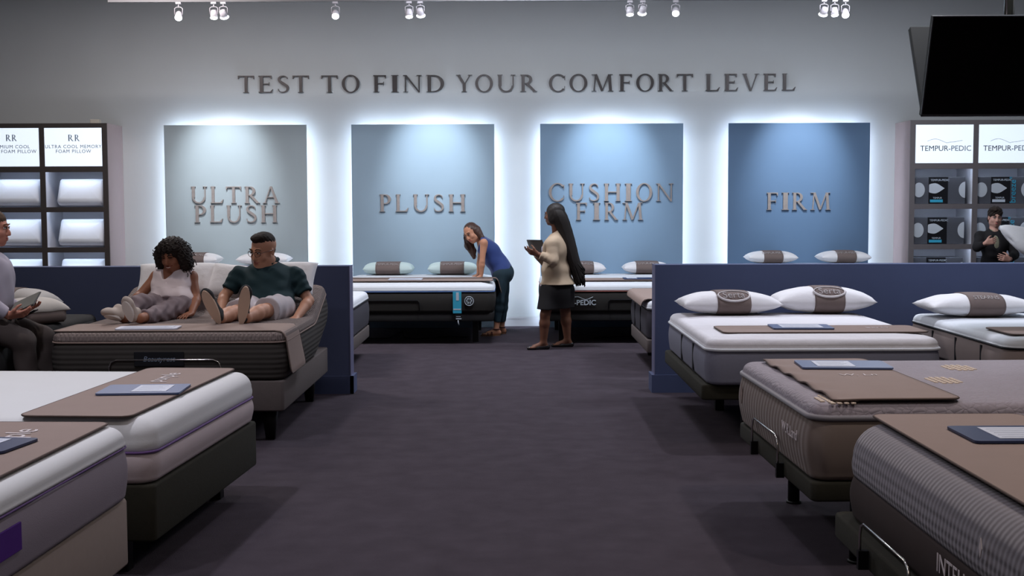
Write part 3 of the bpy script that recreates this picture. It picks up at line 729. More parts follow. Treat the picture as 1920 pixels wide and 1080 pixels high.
# --- bed of the couple (raised head)
LCf, LCw, LCl = (-2.35, 8.30), 1.60, 2.06
def bend(z_ref, y0=1.22, ang=D(19), soft=.25):
    def f(c):
        if c.y <= y0: return c
        s = c.y - y0; h = c.z - z_ref
        if s < soft:
            a = ang * s / soft; R_ = soft / ang
            return Vector((c.x, y0 + R_ * math.sin(a) - h * math.sin(a), z_ref + R_ * (1 - math.cos(a)) + h * math.cos(a)))
        R_ = soft / ang; by = y0 + R_ * math.sin(ang); bz = z_ref + R_ * (1 - math.cos(ang)); s2 = s - soft
        return Vector((c.x, by + s2 * math.cos(ang) - h * math.sin(ang), bz + s2 * math.sin(ang) + h * math.cos(ang)))
    return f
wp = bend(.44)
bed_base('brown adjustable base under the couple, foot end towards the camera', LCf, 0, LCw - .02, 2.03, .225, .435, M_basegrey, 'taper', retainer=(-.39, .37, .585, -.02), group='bed bases', leg_in=.13)
mlc = mattress('charcoal mattress with raised head end carrying the reclining couple', (LCf[0], LCf[1]), 0, LCw, LCl, .44, .765, .70, M_darkmatt, M_darktop, cr=.10, soft=.035, crown=.004, pipes=(.70,), pipem=M_runner, warp=wp, cuts=26, piper=.006, bulge=.014)
tg = MB().box(-.17, .17, -.022, -.013, .10, .20, b=.004).build('label_patch', M_strap, mlc)
tg.location = (-.05, 0, 0)
put_text('label_lettering', 'Beautyrest', .05, M_headink, tg, (0, -.023, .15), shear=.25, depth=.001)
lc_base = [o for o in COL.objects if o.name.startswith('bed_base')][-1]
link('raised_deck', slab(LCw - .06, .80, .05, [(.01, .400), (0, .412), (0, .430), (.01, .436)], n=5, cuts=16, warp=lambda c: wp(Vector((c.x, c.y + 1.22, c.z)))), M_basegrey, lc_base)
# --- dark bed at far left behind the seated man
bed_base('black base of the dark bed at far left', (-4.30, 8.35), 0, 1.56, 2.03, .2, .415, M_blackmatt, 'taper', group='bed bases')
mattress('black mattress at far left where the man with clipboard sits', (-4.30, 8.35), 0, 1.58, 2.04, .417, .72, .66, M_blackmatt, M_blackmatt, cr=.10, pipes=(.66,), pipem=M_strap, piper=.005)
# --- Serta bed on the right
bed_base('olive brown adjustable base under the white mattress by the right partition', (2.07, 8.09), 0, 1.62, 2.0, .325, .428, M_baseolive, 'square', group='bed bases', leg_in=.38)
mr1 = mattress('white topped mattress with slate grey sides by the right partition', (2.065, 8.04), 0, 1.55, 2.06, .430, .735, .665, M_greyside, M_quiltwhite, cr=.11, soft=.05, crown=.012, pipes=(.665,), pipem=M_whitecool, piper=.012,
         straps=((-1, .62), (-1, 1.2), (1, .5), (1, 1.1)), strapw=.022)
# --- brown bed
R2f, R2r = (1.285, 6.03), D(-90 + 1.4)
bed_base('low brown adjustable base with foot bar under the mauve quilted mattress', (1.285, 6.03), R2r, 1.52, 2.0, .325, .413, M_baseolive, 'post', retainer=(-.30, .25, .52, -.028), group='bed bases', leg_in=.2)
mr2 = mattress('mauve quilted mattress with ribbed brown border, middle of the right row', R2f, R2r, 1.52, 2.04, .415, .755, .695, M_brownside, M_browntop, cr=.09, soft=.05, crown=.012, pipes=(.695,), pipem=M_greytop_p, piper=.013, bulge=.02)
# --- nearest bed on the right
R3f, R3r = (1.345, 3.975), D(-90)
bed_base('dark adjustable base with foot bar under the grey knit mattress, nearest on the right', (1.31, 3.975), R3r, 1.93, 2.0, .27, .372, M_baseolive, 'post', retainer=(-.46, .10, .462, -.035), group='bed bases', leg_in=.2)
mr3 = mattress('grey honeycomb knit mattress with chocolate lower border, nearest on the right', R3f, R3r, 1.93, 2.04, .374, .755, .545, M_chocband, M_greytop, cr=.17, soft=.13, crown=.012, bulge=.01)
# --- right bed behind, at the frame edge
bed_base('grey base of the bed beside the partition at the right frame edge', (4.12, 8.25), 0, 1.54, 2.0, .2, .415, M_basegrey, 'taper', group='bed bases')
mattress('ivory mattress with grey side panels at the right frame edge', (4.12, 8.2), 0, 1.58, 2.05, .417, .71, .645, mat('taupe_side', (148, 134, 130), .9), M_whitecool, cr=.12, pipes=(.645,), pipem=M_strap, piper=.006, straps=((-1, .45), (-1, .95), (-1, 1.45)))
# --- beds just behind the partitions, foot ends towards the aisle
for s, xf, nm in ((-1, -1.56, 'left'), (1, 1.30, 'right')):
    bed_base('dark base of the bed behind the %s partition, foot towards the aisle' % nm, (xf, 12.55), D(90 if s < 0 else -90), 1.62, 2.0, .20, .33, M_basegrey, 'taper', group='bed bases')
    mattress('white topped mattress with dark grey sides behind the %s partition' % nm, (xf, 12.55), D(90 if s < 0 else -90), 1.66, 2.03, .332, .70, .615, mat('graphite_side', (66, 64, 72), .9, bump=('noise', 40, .2, .003)), M_whitecool, cr=.12, soft=.06, pipes=(.615,), pipem=M_strap, piper=.004)
ends = [o for o in COL.objects if o.name.startswith('mattress')][-1]
for y in (-.30, .25): MB().box(y - .012, y + .012, -.014, -.006, .03, .27).build('handle_strap', M_strap, ends)
# --- back row beds under the panels
CB = [((PW[i][0] + PW[i][1]) / 2) for i in range(4)]
CBN = ['ULTRA PLUSH', 'PLUSH', 'CUSHION FIRM', 'FIRM']
MTB = []
for i, cx in enumerate(CB):
    z1 = .70; rz = (.83 if i in (0, 3) else .70)
    dz = rz - .70
    bed_base('black adjustable base of the bed under the %s panel' % CBN[i], (cx, 14.32), 0, 1.91, 1.94, .27 + dz, .375 + dz, M_blackmatt, 'square', group='bed bases', leg_in=.22)
    tb = mattress('white topped black mattress of the bed under the %s panel' % CBN[i], (cx, 14.30), 0, 1.93, 1.98, .377 + dz, .70 + dz, .62 + dz, mat('black_knit_side', (48, 46, 44), .9, bump=('noise', 60, .2, .002)), M_whitecool, cr=.09, soft=.05, crown=.03,
                  pipes=(.62 + dz,), pipem=[M_basegrey, mat('blue_line', (80, 110, 160)), mat('copper_line', (150, 90, 80)), M_basegrey][i], piper=.005)
    MTB.append(tb)
    # sewn outline of a handle panel on the foot end
    x0, x1 = ((-.73, .09) if i != 2 else (-.20, .55)); x0 -= .0
    pts = [(x0, -.014, .0), (x0, -.018, .10), (x0 + .02, -.018, .125), (x1 - .02, -.018, .125), (x1, -.018, .10), (x1, -.014, .0)]
    MB().tube([(a, b, c + .02) for a, b, c in pts], .006, 6).build('handle_panel', M_strap, tb)
ex = MTB[1]
ring = MB().tube([(.67 + .052 * math.cos(a), -.017, .135 + .052 * math.sin(a)) for a in [2 * math.pi * k / 24 for k in range(24)]], .0042, 6, closed=True)
for k in range(6):
    a = math.pi * k / 3; ring.tube([(.67 + .012 * math.cos(a), -.017, .135 + .012 * math.sin(a)), (.67 + .036 * math.cos(a), -.017, .135 + .036 * math.sin(a))], .004, 5)
    for q in (-.5, .5): ring.tube([(.67 + .024 * math.cos(a), -.017, .135 + .024 * math.sin(a)), (.67 + .037 * math.cos(a + q * .8), -.017, .135 + .037 * math.sin(a + q * .8))], .003, 5)
ring.build('round_emblem', M_pale, ex)
put_text('mattress_lettering', 'TEMPUR-PEDIC', .085, M_pale, MTB[2], (-.63, -.016, .11), depth=.002, bold=.0015)
MB().tube([(-.62 + .03 * i, -.016, .165 + .018 * math.sin(i * .9)) for i in range(9)], .003, 5).build('mattress_emblem', M_pale, MTB[2])
# hang tag
p = at(857, 545, 14.27)
tgp = thing('hang_tag', 'teal hang tag on the front of the mattress under the PLUSH panel', 'tag', (p.x, 14.262, .32), 0)
MB().box(-.05, .05, 0, .012, .05, .305, b=.002).build('card', M_teal, tgp)
MB().box(-.012, .02, -.002, .001, .20, .295).box(-.045, .045, -.002, .001, .09, .105).build('print', M_pale, tgp)
MB().box(-.022, .055, 0, .01, -.03, .035, b=.002).build('lower_card', M_boxblack, tgp)
MB().box(-.015, .05, -.003, .001, -.018, -.006).box(-.012, .04, -.003, .001, .01, .016).build('lower_print', M_pale, tgp)
MB().tube([(0.01, .005, -.03), (.012, .006, -.06), (.02, .006, -.085)], .007, 6).build('tassel', M_pale, tgp)
# cable under the bed
cb = [(-1.95, 15.05, .012), (-1.7, 14.9, .012), (-1.5, 14.95, .012), (-1.42, 15.05, .05), (-1.35, 15.0, .10), (-1.33, 15.0, .02), (-1.2, 14.85, .012), (-.95, 14.95, .012), (-.8, 15.1, .012), (-.55, 15.0, .012)]
tag(MB().tube([(x, y, z) for x, y, z in cb], .008, 6).build('power_cable', M_strap), 'loose black cable on the carpet beneath the bed under PLUSH', 'cable')
tag(MB().tube([(1.0, 14.9, .012), (1.25, 15.0, .012), (1.45, 14.9, .03), (1.6, 15.05, .012), (1.9, 15.0, .012)], .012, 6).build('power_cable', M_strap), 'loose black cable on the carpet beneath the bed under CUSHION FIRM', 'cable')

# ------------------------------------------------------------------ runners and folders
def topz(p): return p
# L1 runner lies along the aisle end
Ml = lambda foot, rz: (lambda x, y, z: Matrix.Translation((foot[0], foot[1], 0)) @ Matrix.Rotation(rz, 4, 'Z') @ Vector((x, y, z)))
def place(foot, rz, x, y, z): return tuple(Ml(foot, rz)(x, y, z))
p = place(L1f, L1r, -.80, .10, .7085)
def edge_warp(lim0, drop=.035):
    def f(c):
        z = c.z
        for e in (-c.x + .0,): pass
        return Vector((c.x, c.y, z))
    return f
ru1 = runner('tan runner with white lettering on the second white mattress at left', p, L1r, 1.58, .50, 'purple', (1.18, .27), .13, 0, th=.008)
p = place((-1.585, 4.20), D(88), -.745, .07, .7435)
ru0 = runner('tan runner with white lettering on the nearest white mattress at left', p, D(88), 1.47, .52, 'purple', (1.10, .26), .15, 0)
q = at(266, 737, 6.0); 
folder('slate blue folder on the runner of the second white mattress at left', tuple(Vector((-1.815, 6.0, .7195))), D(3), .40, .30, M_folder, win=(.40, .82))
folder('navy folder at the left frame edge on the nearest white mattress', (-1.93, 4.42, .7545), D(-8), .30, .26, M_foldernavy, win=(.12, .7))
# couple's bed runner drapes over the right side
def lc_warp(c):
    x, y, z = c
    e = LCw - .06
    if x > e:
        s = x - e; a = min(s / .09, 1.0) * D(82); r = .06
        x2 = e + .06 * math.sin(a) + max(0, s - .09) * .14; z2 = z - .06 * (1 - math.cos(a)) - max(0, s - .09) * .98
        return Vector((x2 + z * .5, y + max(0, s - .09) * .25 * (1 if y > .3 else 0), z2))
    return Vector((x, y, z))
runner('tan runner across the couple\'s charcoal mattress, its end hanging over the side', (LCf[0] - LCw / 2, LCf[1] + .05, .7685), 0, LCw + .28, .52, warp=lc_warp)
folder('white brochure lying flat by the couple\'s shoes', (-2.53, 8.50, .7785), D(4), .42, .20, mat('white_brochure', (206, 208, 222), .5), win=(.08, .92))
# Serta runner and folder
runner('tan runner across the foot of the white mattress by the right partition', (1.44, 8.30, .7485), 0, 1.40, .46, 'Serta', (1.12, .28), .08, D(8))
folder('navy and white folder on the runner of the white mattress by the right partition', (2.03, 8.60, .759), D(-3), .42, .30, M_folder, win=(.16, .84))
# brown bed runner and folder
p = place(R2f, R2r, -.66, .10, .7685)
runner('tan runner with embroidered letters along the foot of the mauve quilted mattress', p, R2r, 1.40, .56, 'W. Ln', (.66, .33), .075, D(90), warp=lambda c: Vector((c.x, c.y, c.z + .007 * math.sin(c.x * 22) * max(0, 1 - abs(c.y) / .12))))
folder('slate blue folder on the runner of the mauve quilted mattress', (1.73, 6.38, .7795), D(-4), .46, .30, M_folder, win=(.18, .60))
p = place(R3f, R3r, -.93, .10, .7685)
runner('tan runner along the foot of the grey knit mattress, nearest on the right', p, R3r, 1.84, .60)
folder('navy folder with pale sheet on the nearest mattress at right', (1.86, 4.42, .7795), D(0), .46, .30, M_foldernavy, win=(.22, .74))
runner('tan runner at the foot of the ivory mattress at the right frame edge', (3.36 + .06, 8.35, .7235), 0, 1.38, .5)
rb1 = runner('tan runner across the foot of the mattress under the PLUSH panel', (CB[1] - .94, 14.45, .7325), 0, 1.88, .45)
runner('tan runner across the foot of the mattress under the CUSHION FIRM panel', (CB[2] - .94, 14.45, .7325), 0, 1.88, .45)
folder('pale folder on the mattress under the PLUSH panel', (at(762, 526, 14.8).x, 14.68, .743), 0, .40, .28, M_paper, win=(.1, .9))
folder('dark folder on the mattress under the CUSHION FIRM panel', (at(1198, 526, 14.8).x, 14.68, .743), 0, .40, .28, M_foldernavy, win=(.1, .4))
# runner end that drapes at the foot of the bed behind the right partition
def br_warp(c):
    if c.y < .10:
        s = .10 - c.y; a = min(s / .08, 1) * D(85)
        return Vector((c.x, .10 - .055 * math.sin(a) - max(0, s - .08) * .10, c.z - .055 * (1 - math.cos(a)) - max(0, s - .08)))
    return c
runner('tan runner hanging over the foot of the mattress behind the right partition', place((1.30, 12.55), D(-90), -.78, -.09, .7105), D(-90), 1.5, .75, warp=br_warp)
def bl_side(c):
    e = 1.80
    if c.x > e:
        s = c.x - e; a = min(s / .09, 1) * D(84)
        return Vector((e + .055 * math.sin(a) + max(0, s - .09) * .25, c.y, c.z - .055 * (1 - math.cos(a)) - max(0, s - .09)))
    return c
rb_end = runner('tan strip hanging down the aisle side of the mattress under PLUSH', (-2.02, 15.05, .7325), 0, 2.03, .12, warp=bl_side)

# brown mattress details
put_text('side_lettering', 'W.R.Land', .07, M_runnerink, mr2, (.45, -.026, .17), shear=.1, depth=.002)
def patch(mb, cx, cy, nx, ny, z, st=.03):
    for i in range(nx):
        for j in range(ny):
            if ((i - nx / 2 + .5) / (nx / 2)) ** 2 + ((j - ny / 2 + .5) / (ny / 2)) ** 2 <= 1.05:
                x, y = cx + (i - nx / 2 + .5) * st, cy + (j - ny / 2 + .5) * st
                mb.box(x - st * .34, x + st * .34, y - st * .34, y + st * .34, z - .004, z + .004, b=.003)
for a_ in ((.64, .135, 8, 6, .343), (.15, .80, 7, 5, .353), (-.30, 1.05, 7, 5, .353), (-.05, 1.5, 7, 5, .353)):
    dots = MB(); patch(dots, *a_); dots.build('embroidered_dots', M_browngrid, mr2)
MB().box(.764, .774, .36, .62, .20, .26, b=.002).build('side_label', M_strap, mr2)
def leaf(mb, x, z, s):
    mb.prism([(x, z - s), (x + s * .35, z), (x, z + s), (x - s * .35, z)], 0, .003, Matrix(((1, 0, 0, 0), (0, 0, -1, -.02), (0, 1, 0, 0), (0, 0, 0, 1))))
lf = MB(); leaf(lf, -.60, .18, .055); lf.build('leaf_emblem', M_runner, mr2)
# grey mattress: lettering and emblem on the foot end
put_text('side_lettering', 'INTELLIBED', .085, M_runnerink, mr3, (.41, -.016, .125), depth=.002)
em = MB(); leaf(em, .56, .275, .03); em.build('emblem', M_runnerink, mr3)
# front label of R1
# ------------------------------------------------------------------ pillows with bands
def bandp(label, loc, hw, hl, H, band, txt, **k):
    return pillow(label, loc, hw=hw, hl=hl, H=H, band=band, txt=txt, group='display pillows on the beds', **k)
a = at(1364, 585, 9.85)
pillow('white pillow with taupe band and round emblem, left of the pair by the right partition', (a.x, 9.84, .748), D(1), .40, .23, .098, band=(-.30, .36), txt='Serta', tsize=.085, logo=(.125, .052), group='display pillows on the beds', pu=2.1, pinch=.03, noise_=.004)
a = at(1538, 585, 9.92)
pillow('white pillow with taupe band and round emblem, right of the pair by the right partition', (a.x + .01, 9.93, .748), D(-2), .395, .23, .112, band=(-.24, .36), txt='Serta', tsize=.085, logo=(.125, .052), group='display pillows on the beds', pu=2.1, pinch=.03, noise_=.004, seed=4)
a = at(1822, 592, 9.9)
pillow('white pillow with grey band on the ivory mattress at the right frame edge', (a.x, 9.85, .722), D(1), .43, .23, .097, band=(-.28, .38), txt='STEARNS', tsize=.05, group='display pillows on the beds', pu=2.1, pinch=.03, noise_=.006, seed=9)
for i, (xa, xb) in ((1, ((683, 776), (803, 895))), (2, ((1046, 1135), (1167, 1256))), (0, ((335, 414), (448, 545))), (3, ((1398, 1491), (1533, 1627)))):
    for j, (p0, p1) in enumerate((xa, xb)):
        c = at((p0 + p1) / 2, 510, 15.98); w = (p1 - p0) / 2 / 2300 * 15.98
        pillow('white pillow with brown band on the bed under %s, %s of the pair' % (CBN[i], ('left', 'right')[j]), (c.x, 15.98, (.732 if i in (1, 2) else .862)), 0, w, .21, .086,
               band=(-.48, .48) if i in (1, 2) else (-.38, .38), txt='TEMPUR-PEDIC', tsize=.045, m=M_pillowmint if i == 1 else M_pillow,
               pu=5.0 if i == 1 else 3.0, pv=2.6, pinch=.0 if i == 1 else .02, group='display pillows on the beds')
a = at(25, 560, 9.75)
pillow('pillow with brown band lettered BEAUTYREST LIVING at far left', (-4.10, 9.86, .725), 0, .40, .24, .13, band=(-.55, .40), txt='LIVING', tsize=.1, pu=4.5, m=mat('grey_white_pillow', (178, 174, 172), .85), group='display pillows on the beds')
gp = thing('pillow', 'cream pillow with brown gusset at far left, beside the banded pillow', 'pillow', (-3.72, 9.45, .732), D(62), 'display pillows on the beds')
me = slab(.46, .36, .08, [(.02, 0), (.003, .02), (0, .05), (.003, .085), (.012, .095)], n=8); me.transform(Matrix.Translation((0, -.18, 0))); smooth_by_angle(me, 60)
link('gusset', me, M_band, gp)
me = pillow_mesh(.232, .182, .10, pu=3.2, pv=3.2, pinch=0, flat=.3, noise_=.004); me.transform(Matrix.Translation((0, 0, .066))); link('cushion', me, mat('cream_pillow_cotton', (196, 190, 184), .85, bump=('noise', 14, .4, .01)), gp)
# white pillows behind the couple, on the raised head end
def on_lc(x, s, h=0.0):
    v = wp(Vector((x, s, .773 + h))); return (LCf[0] + v.x, LCf[1] + v.y, v.z)
for nm, x, rz, hw in (('left of the woman', -.42, .1, .30), ('between the woman and the man', -.16, -.15, .30), ('right of the man', .50, .0, .32)):
    pass
pillow('white pillow behind the curly haired woman on the raised bed head', on_lc(-.36, 1.86, .07), tilt=(D(46), 0, D(5)), hw=.33, hl=.165, H=.07, pu=4, pv=4, group='pillows behind the couple', noise_=.006)
pillow('white pillow leaning between the woman and the man', on_lc(.06, 1.83, .075), tilt=(D(48), D(5), D(-6)), hw=.17, hl=.165, H=.06, pu=4, pv=4, group='pillows behind the couple', noise_=.006, seed=3)
pillow('white pillow behind the man in the dark green shirt', on_lc(.49, 1.86, .07), tilt=(D(48), 0, D(-4)), hw=.27, hl=.17, H=.07, pu=5, pv=5, group='pillows behind the couple', noise_=.006, seed=6)

# ------------------------------------------------------------------ people: smooth bodies grown from joints
class Field:
    """distance field on a grid, blended from tapered limbs and ellipsoids, then skinned into one mesh"""
    def __init__(s, lo, hi, h):
        s.h = h; s.lo = np.array(lo, float); n = np.ceil((np.array(hi) - s.lo) / h).astype(int) + 1
        s.n = n; s.ax = [s.lo[i] + h * np.arange(n[i]) for i in range(3)]; s.D = np.full(tuple(n), 1.0, np.float32)
    def sub(s, lo, hi):
        sl = []
        for i in range(3):
            a = max(0, int((lo[i] - s.lo[i]) / s.h)); b = min(s.n[i], int((hi[i] - s.lo[i]) / s.h) + 2)
            if b <= a: return None, None
            sl.append(slice(a, b))
        g = np.meshgrid(*[s.ax[i][sl[i]] for i in range(3)], indexing='ij', sparse=True)
        return tuple(sl), g
    @staticmethod
    def smin(a, b, k):
        h = np.maximum(k - np.abs(a - b), 0) / k; return np.minimum(a, b) - h * h * k * 0.25
    def _put(s, sl, d, k, cut=False):
        if cut: s.D[sl] = -s.smin(-s.D[sl], d, k)
        else: s.D[sl] = s.smin(s.D[sl], d, k)
    def limb(s, a, ra, b, rb, k=.02, flat_a=False, flat_b=False, cut=False, fold=None):
        a, b = np.array(a, float), np.array(b, float); R = max(ra, rb) + k * 1.5 + s.h * 2
        sl, g = s.sub(np.minimum(a, b) - R, np.maximum(a, b) + R)
        if sl is None: return s
        ab = b - a; L2 = max(ab @ ab, 1e-9); P = [g[i] - a[i] for i in range(3)]
        tr = (P[0] * ab[0] + P[1] * ab[1] + P[2] * ab[2]) / L2; t = np.clip(tr, 0, 1)
        d = np.sqrt(sum((P[i] - t * ab[i]) ** 2 for i in range(3))) - (ra + (rb - ra) * t)
        L = math.sqrt(L2)
        if fold is not None: d = d + fold(g, tr)
        if flat_a: d = np.maximum(d, -tr * L)
        if flat_b: d = np.maximum(d, (tr - 1) * L)
        s._put(sl, d, k, cut); return s
    def chain(s, pts, k=.02, **kw):
        for i in range(len(pts) - 1): s.limb(pts[i][0], pts[i][1], pts[i + 1][0], pts[i + 1][1], k, **kw)
        return s
    def ell(s, c, r, Rm=None, k=.02, cut=False):
        c = np.array(c, float); r = np.array(r, float); R = r.max() + k * 1.5 + s.h * 2
        sl, g = s.sub(c - R, c + R)
        if sl is None: return s
        P = [g[i] - c[i] for i in range(3)]
        if Rm is not None:
            M = np.array(Rm); P = [P[0] * M[0, j] + P[1] * M[1, j] + P[2] * M[2, j] for j in range(3)]
        k0 = np.sqrt(sum((P[i] / r[i]) ** 2 for i in range(3))); k1 = np.sqrt(sum((P[i] / r[i] ** 2) ** 2 for i in range(3))) + 1e-9
        s._put(sl, k0 * (k0 - 1) / k1, k, cut); return s
    def plane(s, p, n, ctr=None, rad=None, k=.004):
        """cut away what lies on the +n side of p (only inside a ball if given)"""
        p = np.array(p, float); n = np.array(n, float); n /= np.linalg.norm(n)
        if ctr is None: sl = (slice(None),) * 3; g = np.meshgrid(*s.ax, indexing='ij', sparse=True)
        else: sl, g = s.sub(np.array(ctr) - rad, np.array(ctr) + rad)
        if sl is None: return s
        d = sum((g[i] - p[i]) * n[i] for i in range(3))
        if ctr is not None:
            bl = np.sqrt(sum((g[i] - ctr[i]) ** 2 for i in range(3))) - rad; d = np.minimum(d, -bl)
        s.D[sl] = np.maximum(s.D[sl], d); return s
    def ripple(s, f):
        g = np.meshgrid(*s.ax, indexing='ij', sparse=True); s.D = s.D + f(*g).astype(np.float32); return s
    def mesh(s, name, smooth=2):
        D = np.pad(s.D, 1, constant_values=1.0); lo = s.lo - s.h; S = D < 0
        c = np.zeros(tuple(np.array(D.shape) - 1), np.int8)
        for i in (0, 1):
            for j in (0, 1):
                for k in (0, 1): c += S[i:S.shape[0] - 1 + i, j:S.shape[1] - 1 + j, k:S.shape[2] - 1 + k]
        act = np.argwhere((c > 0) & (c < 8)); idx = -np.ones(c.shape, np.int64); idx[tuple(act.T)] = np.arange(len(act))
        pos = np.zeros((len(act), 3)); cnt = np.zeros(len(act))
        for ax in range(3):
            o = [i for i in range(3) if i != ax]
            for u in (0, 1):
                for v in (0, 1):
                    A = act.copy(); A[:, o[0]] += u; A[:, o[1]] += v; B = A.copy(); B[:, ax] += 1
                    da, db = D[tuple(A.T)].astype(float), D[tuple(B.T)].astype(float); m = (da < 0) != (db < 0)
                    t = np.where(m, da / np.where(m, da - db, 1), 0); q = A.astype(float); q[:, ax] += t
                    pos[m] += q[m]; cnt[m] += 1
        pos = pos / cnt[:, None] * s.h + lo
        faces = []
        for ax in range(3):
            o = [(ax + 1) % 3, (ax + 2) % 3]
            n = [S.shape[0], S.shape[1], S.shape[2]]; slA = [slice(1, n[i] - 1) for i in range(3)]; slA[ax] = slice(0, n[ax] - 1)
            slB = list(slA); slB[ax] = slice(1, n[ax]); a, b = S[tuple(slA)], S[tuple(slB)]
            E = np.argwhere(a != b); base = E.copy(); base[:, o[0]] += 1; base[:, o[1]] += 1
            flip = b[tuple(E.T)]
            def gi(du, dv):
                q = base.copy(); q[:, o[0]] += du; q[:, o[1]] += dv; return idx[tuple(q.T)]
            f = np.stack([gi(-1, -1), gi(0, -1), gi(0, 0), gi(-1, 0)], 1); f[flip] = f[flip][:, ::-1]; faces.append(f)
        Fq = np.concatenate(faces); Fq = Fq[(Fq >= 0).all(1)]
        for _ in range(smooth):
            acc = np.zeros_like(pos); ct = np.zeros(len(pos))
            for q in range(4):
                a, b = Fq[:, q], Fq[:, (q + 1) % 4]
                np.add.at(acc, a, pos[b]); np.add.at(ct, a, 1); np.add.at(acc, b, pos[a]); np.add.at(ct, b, 1)
            pos = pos * .5 + .5 * acc / np.maximum(ct, 1)[:, None]
        me = bpy.data.meshes.new(name); me.vertices.add(len(pos)); me.vertices.foreach_set('co', pos.ravel())
        me.loops.add(len(Fq) * 4); me.loops.foreach_set('vertex_index', Fq.ravel().astype(np.int32)); me.polygons.add(len(Fq))
        me.polygons.foreach_set('loop_start', np.arange(0, len(Fq) * 4, 4, dtype=np.int32)); me.update(calc_edges=True); me.validate()
        me.polygons.foreach_set('use_smooth', [True] * len(me.polygons)); return me

V = lambda *a: Vector(a)
def frame(fwd, up):
    """3x3 whose columns are side, forward, up"""
    f = Vector(fwd).normalized(); u = Vector(up); s_ = f.cross(u).normalized(); u = s_.cross(f).normalized()
    return Matrix(((s_.x, f.x, u.x), (s_.y, f.y, u.y), (s_.z, f.z, u.z)))
def bounds(pts, pad): a = np.array([list(p) for p in pts]); return a.min(0) - pad, a.max(0) + pad

class Head:
    def __init__(s, c, fwd, up, k=1.0): s.c = Vector(c); s.R = frame(fwd, up); s.k = k
    def p(s, x, y, z): return s.c + s.R @ (Vector((x, y, z)) * s.k)
    def sculpt(s, F_, woman=False, smile=0):
        e = lambda x, y, z, rx, ry, rz, k=.02, cut=False: F_.ell(s.p(x, y, z), (rx * s.k, ry * s.k, rz * s.k), s.R, k, cut)
        e(0, -.014, .036, .075, .094, .082); e(0, .022, -.022, .061, .068, .090)
        e(0, .034, -.075, .043 if woman else .050, .046, .036, .03); e(0, .066, -.096, .017, .018, .016, .02)
        for q in (-1, 1):
            e(q * .036, .056, -.028, .026, .026, .024, .02)
            e(q * .052, .0, -.062, .020, .04, .03, .03)
            e(q * .031, .097, .010, .018, .016, .013, .012, True)
            F_.ell(s.p(q * .078, -.006, -.008), (.008, .019, .031), s.R, .008); F_.ell(s.p(q * .083, -.002, -.004), (.006, .009, .016), s.R, .005, True)
        F_.limb(s.p(-.036, .078, .026), .011, s.p(.036, .078, .026), .011, .016)
        F_.chain([(s.p(0, .086, .014), .008), (s.p(0, .100, -.014), .010), (s.p(0, .106, -.030), .0125)], .012)
        for q in (-1, 1): F_.ell(s.p(q * .012, .096, -.034), (.008, .009, .007), s.R, .008)
        e(0, .083, -.062, .026, .014, .017, .014)
        e(0, .094, -.0605, .020, .006, .0025, .004, True)
        return s
    def features(s, parent, iris=(60, 40, 28), brow=(30, 22, 18), lip=(150, 88, 82), smile=0, closed=0, teeth=False):
        for q in (-1, 1):
            o = Field(*bounds([s.p(q * .031, .083, .010)], .02), .0035).ell(s.p(q * .031, .0815, .0095), (.0135, .0115, .0085 if not closed else .005), s.R, .001).mesh('eye', 1)
            ey = link('eye', o, mat('closed_lid', (112, 72, 54), .6) if closed else mat('eye_white', (214, 208, 204), .3, vary=0), parent)
            if not closed:
                MB().cyl(s.p(q * .031, .088, .0095), s.p(q * .031, .0945, .0092), .0062, .0045, 12).build('iris', mat('iris_%d' % iris[0], iris, .2, vary=0), ey)
            MB().tube([s.p(q * x, y, z) for x, y, z in ((.014, .0905, .014), (.024, .0945, .0195), (.036, .093, .0195), (.047, .084, .013))], .0026, 6).build('eyelid', mat('lash_dark', (28, 18, 14), .8), parent)
            MB().tube([s.p(q * x, y, z) for x, y, z in ((.012, .0925, .030), (.026, .0945, .037), (.040, .088, .036), (.052, .076, .029))], [.003, .0042, .004, .002], 6).build('eyebrow', mat('brow_%d' % brow[0], brow, .9), parent)
        up_, lo_ = -.0565, -.066
        sm = .004 * smile
        lm = mat('lip_%d_%d' % (lip[0], lip[1]), lip, .45, vary=.04)
        MB().tube([s.p(x, y, up_ + z) for x, y, z in ((-.025 - sm, .081, sm * 1.3 - .003), (-.012, .0935, .001), (0, .0965, 0), (.012, .0935, .001), (.025 + sm, .081, sm * 1.3 - .003))], [.002, .0045, .005, .0045, .002], 8).build('upper_lip', lm, parent)
        MB().tube([s.p(x, y, lo_ + z - (.004 if teeth else 0)) for x, y, z in ((-.023 - sm, .081, sm * 2 + .005), (-.012, .0925, 0), (0, .0955, -.001), (.012, .0925, 0), (.023 + sm, .081, sm * 2 + .005))], [.002, .005, .006, .005, .002], 8).build('lower_lip', lm, parent)
        if teeth:
            MB().tube([s.p(x, y, -.0625) for x, y in ((-.021, .0855), (-.010, .0945), (0, .0975), (.010, .0945), (.021, .0855))], .0042, 8).build('teeth', mat('teeth_white', (226, 220, 210), .3, vary=0), parent)

